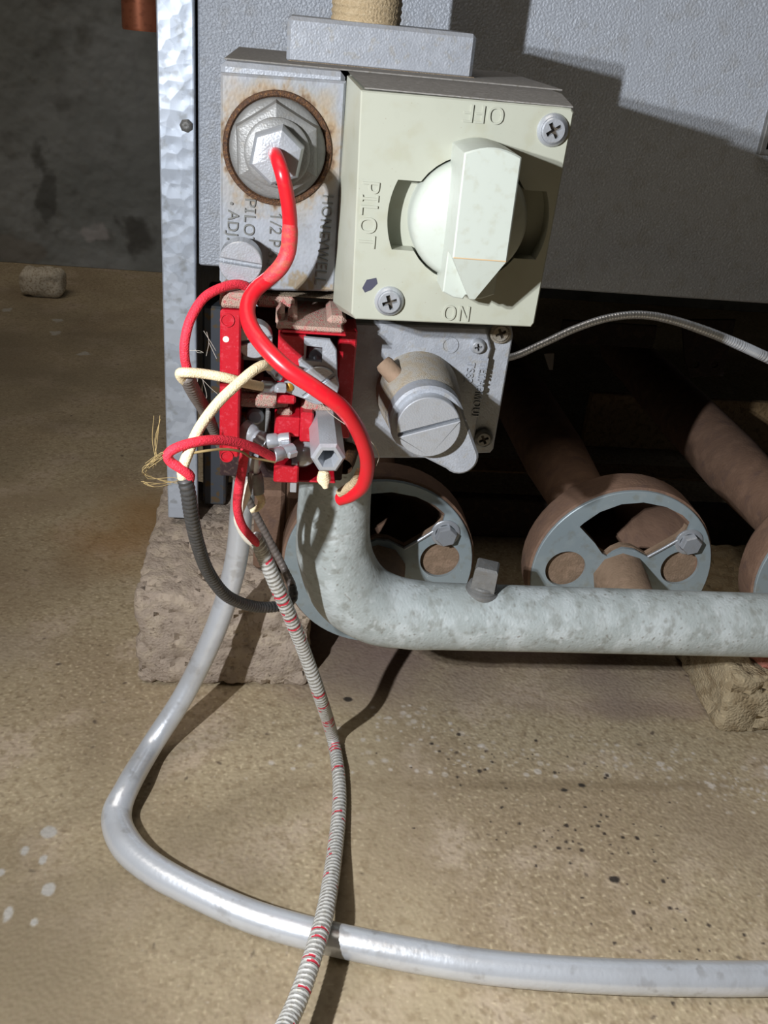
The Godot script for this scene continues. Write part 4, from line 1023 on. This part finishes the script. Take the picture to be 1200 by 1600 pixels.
	part(t, "red_lead", Geo.new().tube([Vector3(-9.19, 167.99, 168), Vector3(-9.85, 161.83, 167), Vector3(-10.92, 153.5, 165), Vector3(-11.3, 145.99, 163), Vector3(-9.8, 138.41, 160), Vector3(-6.5, 131.44, 156), Vector3(-5.32, 128.08, 153)], [1.3, 1.35, 1.5, 1.35, 1.3, 1.3, 1.0], 14, 1.0), mats["red_braid"])
	part(t, "white_lead", Geo.new().tube([Vector3(-7.66, 152.87, 158), Vector3(-9.13, 147.27, 157), Vector3(-11.02, 141.09, 156), Vector3(-11.4, 137.12, 155), Vector3(-9.01, 130.76, 153), Vector3(-5.98, 126.88, 151)], [1.5, 1.4, 1.3, 1.3, 1.4, 1.5], 14, 1.0), mats["white_wire"])
	part(t, "bare_end", Geo.new().tube([Vector3(-7.23, 154.32, 160), Vector3(-5.62, 150.52, 160), Vector3(-4.21, 147.54, 160), Vector3(-5.1, 145.08, 160), Vector3(-7.38, 143.65, 160)], [1.5, 1.3, 1.2, 1.0, 0.7], 12, 0.8), mats["cream_braid"], "frayed cream end curling back")
	crimp(t, Vector3(-6.28, 162.38, 160), Vector3(-6.66, 154.35, 160), 1.8)
	part(t, "crimp_sleeve", Geo.new().lathe(along(Vector3(-6.52, 156.48, 160), Vector3(-5.62, 150.52, 160)), [Vector2(0, -1), Vector2(2.1, -0.4), Vector2(2.4, 2), Vector2(2.1, 6.4), Vector2(0, 7)], 14), mats["zinc_dark"])
	crimp(t, Vector3(-10.61, 170.29, 158), Vector3(-2.99, 166.77, 162), 3.0)
	crimp(t, Vector3(-3.2, 168.43, 163), Vector3(3.57, 169.59, 163), 2.3)
	# stainless braided line entering from the right behind the valve
	t = thing("braided_line", "thin braided steel line arching from the valve to the right edge under the panel", "cable", Vector3(160, 160, 30))
	var braid := func(s, a): return 1.0 + 0.06 * sin(TAU * (s / 1.6 + a / TAU)) * sin(TAU * (s / 1.6 - a / TAU))
	part(t, "braid", Geo.new().tube([Vector3(64, 168, 78), Vector3(76, 163, 62), Vector3(87.88, 157.93, 46), Vector3(98.17, 157.86, 40), Vector3(109.59, 164.18, 40), Vector3(122.12, 171.35, 40), Vector3(134.93, 176.57, 40), Vector3(148.35, 178.79, 40), Vector3(162.67, 177.51, 40), Vector3(180.84, 173.08, 40), Vector3(196.64, 168.09, 40), Vector3(214.57, 161.94, 40), Vector3(253.74, 148.78, 34), Vector3(300, 120, 5), Vector3(345, 100, -40)], [1.5, 1.5, 1.5, 1.5, 1.5, 1.55, 1.6, 1.7, 1.8, 2.0, 2.2, 2.3, 2.3, 2.3, 2.3], 14, 0.5, braid), mats["aluminium"])


func crimp(parent: Node3D, a: Vector3, b: Vector3, r: float) -> void:
	var l := a.distance_to(b)
	var g := Geo.new().lathe(along(a, b), [Vector2(r * 0.8, 0), Vector2(r, 0.3), Vector2(r, l * 0.4), Vector2(r * 0.78, l * 0.5), Vector2(r * 0.9, l * 0.62), Vector2(r * 0.9, l - 0.3), Vector2(r * 0.6, l), Vector2(0, l)], 14)
	g.cbox(along(a, b) * Vector3(0, 0, l * 0.78), Vector3(r * 2.3, r * 0.9, l * 0.4), 0.3, along(a, b).basis)
	part(parent, "crimp_terminal", g, mats["bright_metal"], "bright crimped terminal")


func small_things() -> void:
	var t := thing("copper_pipe", "open end of a copper pipe hanging at the top left of the boiler corner", "pipe", Vector3(-61.48, 264.64, -20))
	var a := Vector3(-60.98, 264.69, -20)
	part(t, "tube", Geo.new().lathe(Transform3D(Basis(Vector3(0, 0, 1), Vector3(1, 0, 0), Vector3(0, 1, 0)), Vector3(a.x, a.y + 0.5, -20)), [Vector2(6.2, 200), Vector2(6.2, 0.6), Vector2(6.9, 0.6), Vector2(7.5, 0), Vector2(7.8, 1.0), Vector2(7.8, 200)], 36), mats["copper"])
	t = thing("stone_lump", "pale lump of stone on the floor against the far wall", "stone", Vector3(-250.6, 0, -592.12))
	part(t, "lump", Geo.new().rough_box(Vector3(-240.72, 13, -545.14), Vector3(42, 28, 30), 2.5, 3.0, 9.0, rough_noise(21, 0.04)).smooth(60), mats["pebble"])
	# tangle of glass fibre by the left wires
	var rng := RandomNumberGenerator.new()
	rng.seed = 5
	t = thing("fibre_tuft", "wispy tangle of yellowish fibres left of the wires", "fibres", Vector3(-30.03, 173.1, 196))
	var g := Geo.new()
	for path in [[Vector3(-29.73, 186.27, 192), Vector3(-30.53, 180.56, 193), Vector3(-29.9, 177.1, 195), Vector3(-31.08, 175.2, 196)], [Vector3(-27.21, 179.29, 196), Vector3(-30.11, 177.15, 197), Vector3(-32.06, 174.75, 197), Vector3(-30.85, 172.16, 196), Vector3(-26.54, 170.96, 195), Vector3(-23.66, 170.73, 195)], [Vector3(-32.02, 175.16, 196), Vector3(-28.8, 178.15, 196), Vector3(-25.95, 180.05, 196)], [Vector3(-33.92, 170.21, 196), Vector3(-30.91, 169.99, 196), Vector3(-27.53, 169.82, 195)]]:
		for k in 4:
			var p := []
			for q in path:
				p.append(q + Vector3(rng.randfn(), rng.randfn(), rng.randfn()) * 0.6)
			g.tube(p, 0.08, 5, 1.5)
	part(t, "strands", g, mats["fibre"]).set_meta("kind", "stuff")
	t = thing("stray_thread", "pale yellow thread lying across the lower red lead", "thread", Vector3(-15.35, 177.28, 190))
	part(t, "strand", Geo.new().tube([Vector3(-21.45, 178.29, 194), Vector3(-17.55, 178.74, 193), Vector3(-13.46, 177.46, 189), Vector3(-9.4, 174.61, 184), Vector3(-7.21, 170.39, 178), Vector3(-0.57, 166.3, 172)], 0.35, 6, 1.5), mats["fibre"])
	t = thing("cobweb", "grey wisps of cobweb in the dark gap left of the terminal block", "cobweb", Vector3(-21.01, 180.14, 150))
	var web := Geo.new()
	for k in 8:
		var s0 := Vector3(-21.55, 187.96, 150) + Vector3(rng.randfn() * 1.5, rng.randfn() * 7.0, rng.randfn() * 2.0)
		var s1 := s0 + Vector3(rng.randfn() * 3.0, -4.0 + rng.randfn() * 3.0, rng.randfn() * 2.0)
		web.tube([s0, (s0 + s1) / 2.0 + Vector3(rng.randfn(), rng.randfn(), 0), s1], 0.05, 4, 1.5)
	part(t, "strands", web, mats["hair"]).set_meta("kind", "stuff")
	t = thing("stray_hair", "long pale hair curving right of the hexagon post", "hair", Vector3(15.84, 186.4, 180))
	part(t, "strand", Geo.new().tube([Vector3(9.96, 191.73, 186), Vector3(13.23, 186.17, 182), Vector3(19.82, 180.18, 178), Vector3(26.01, 173.99, 172), Vector3(29.04, 167.89, 168), Vector3(28.81, 163.63, 166)], 0.12, 5, 1.5), mats["hair"])
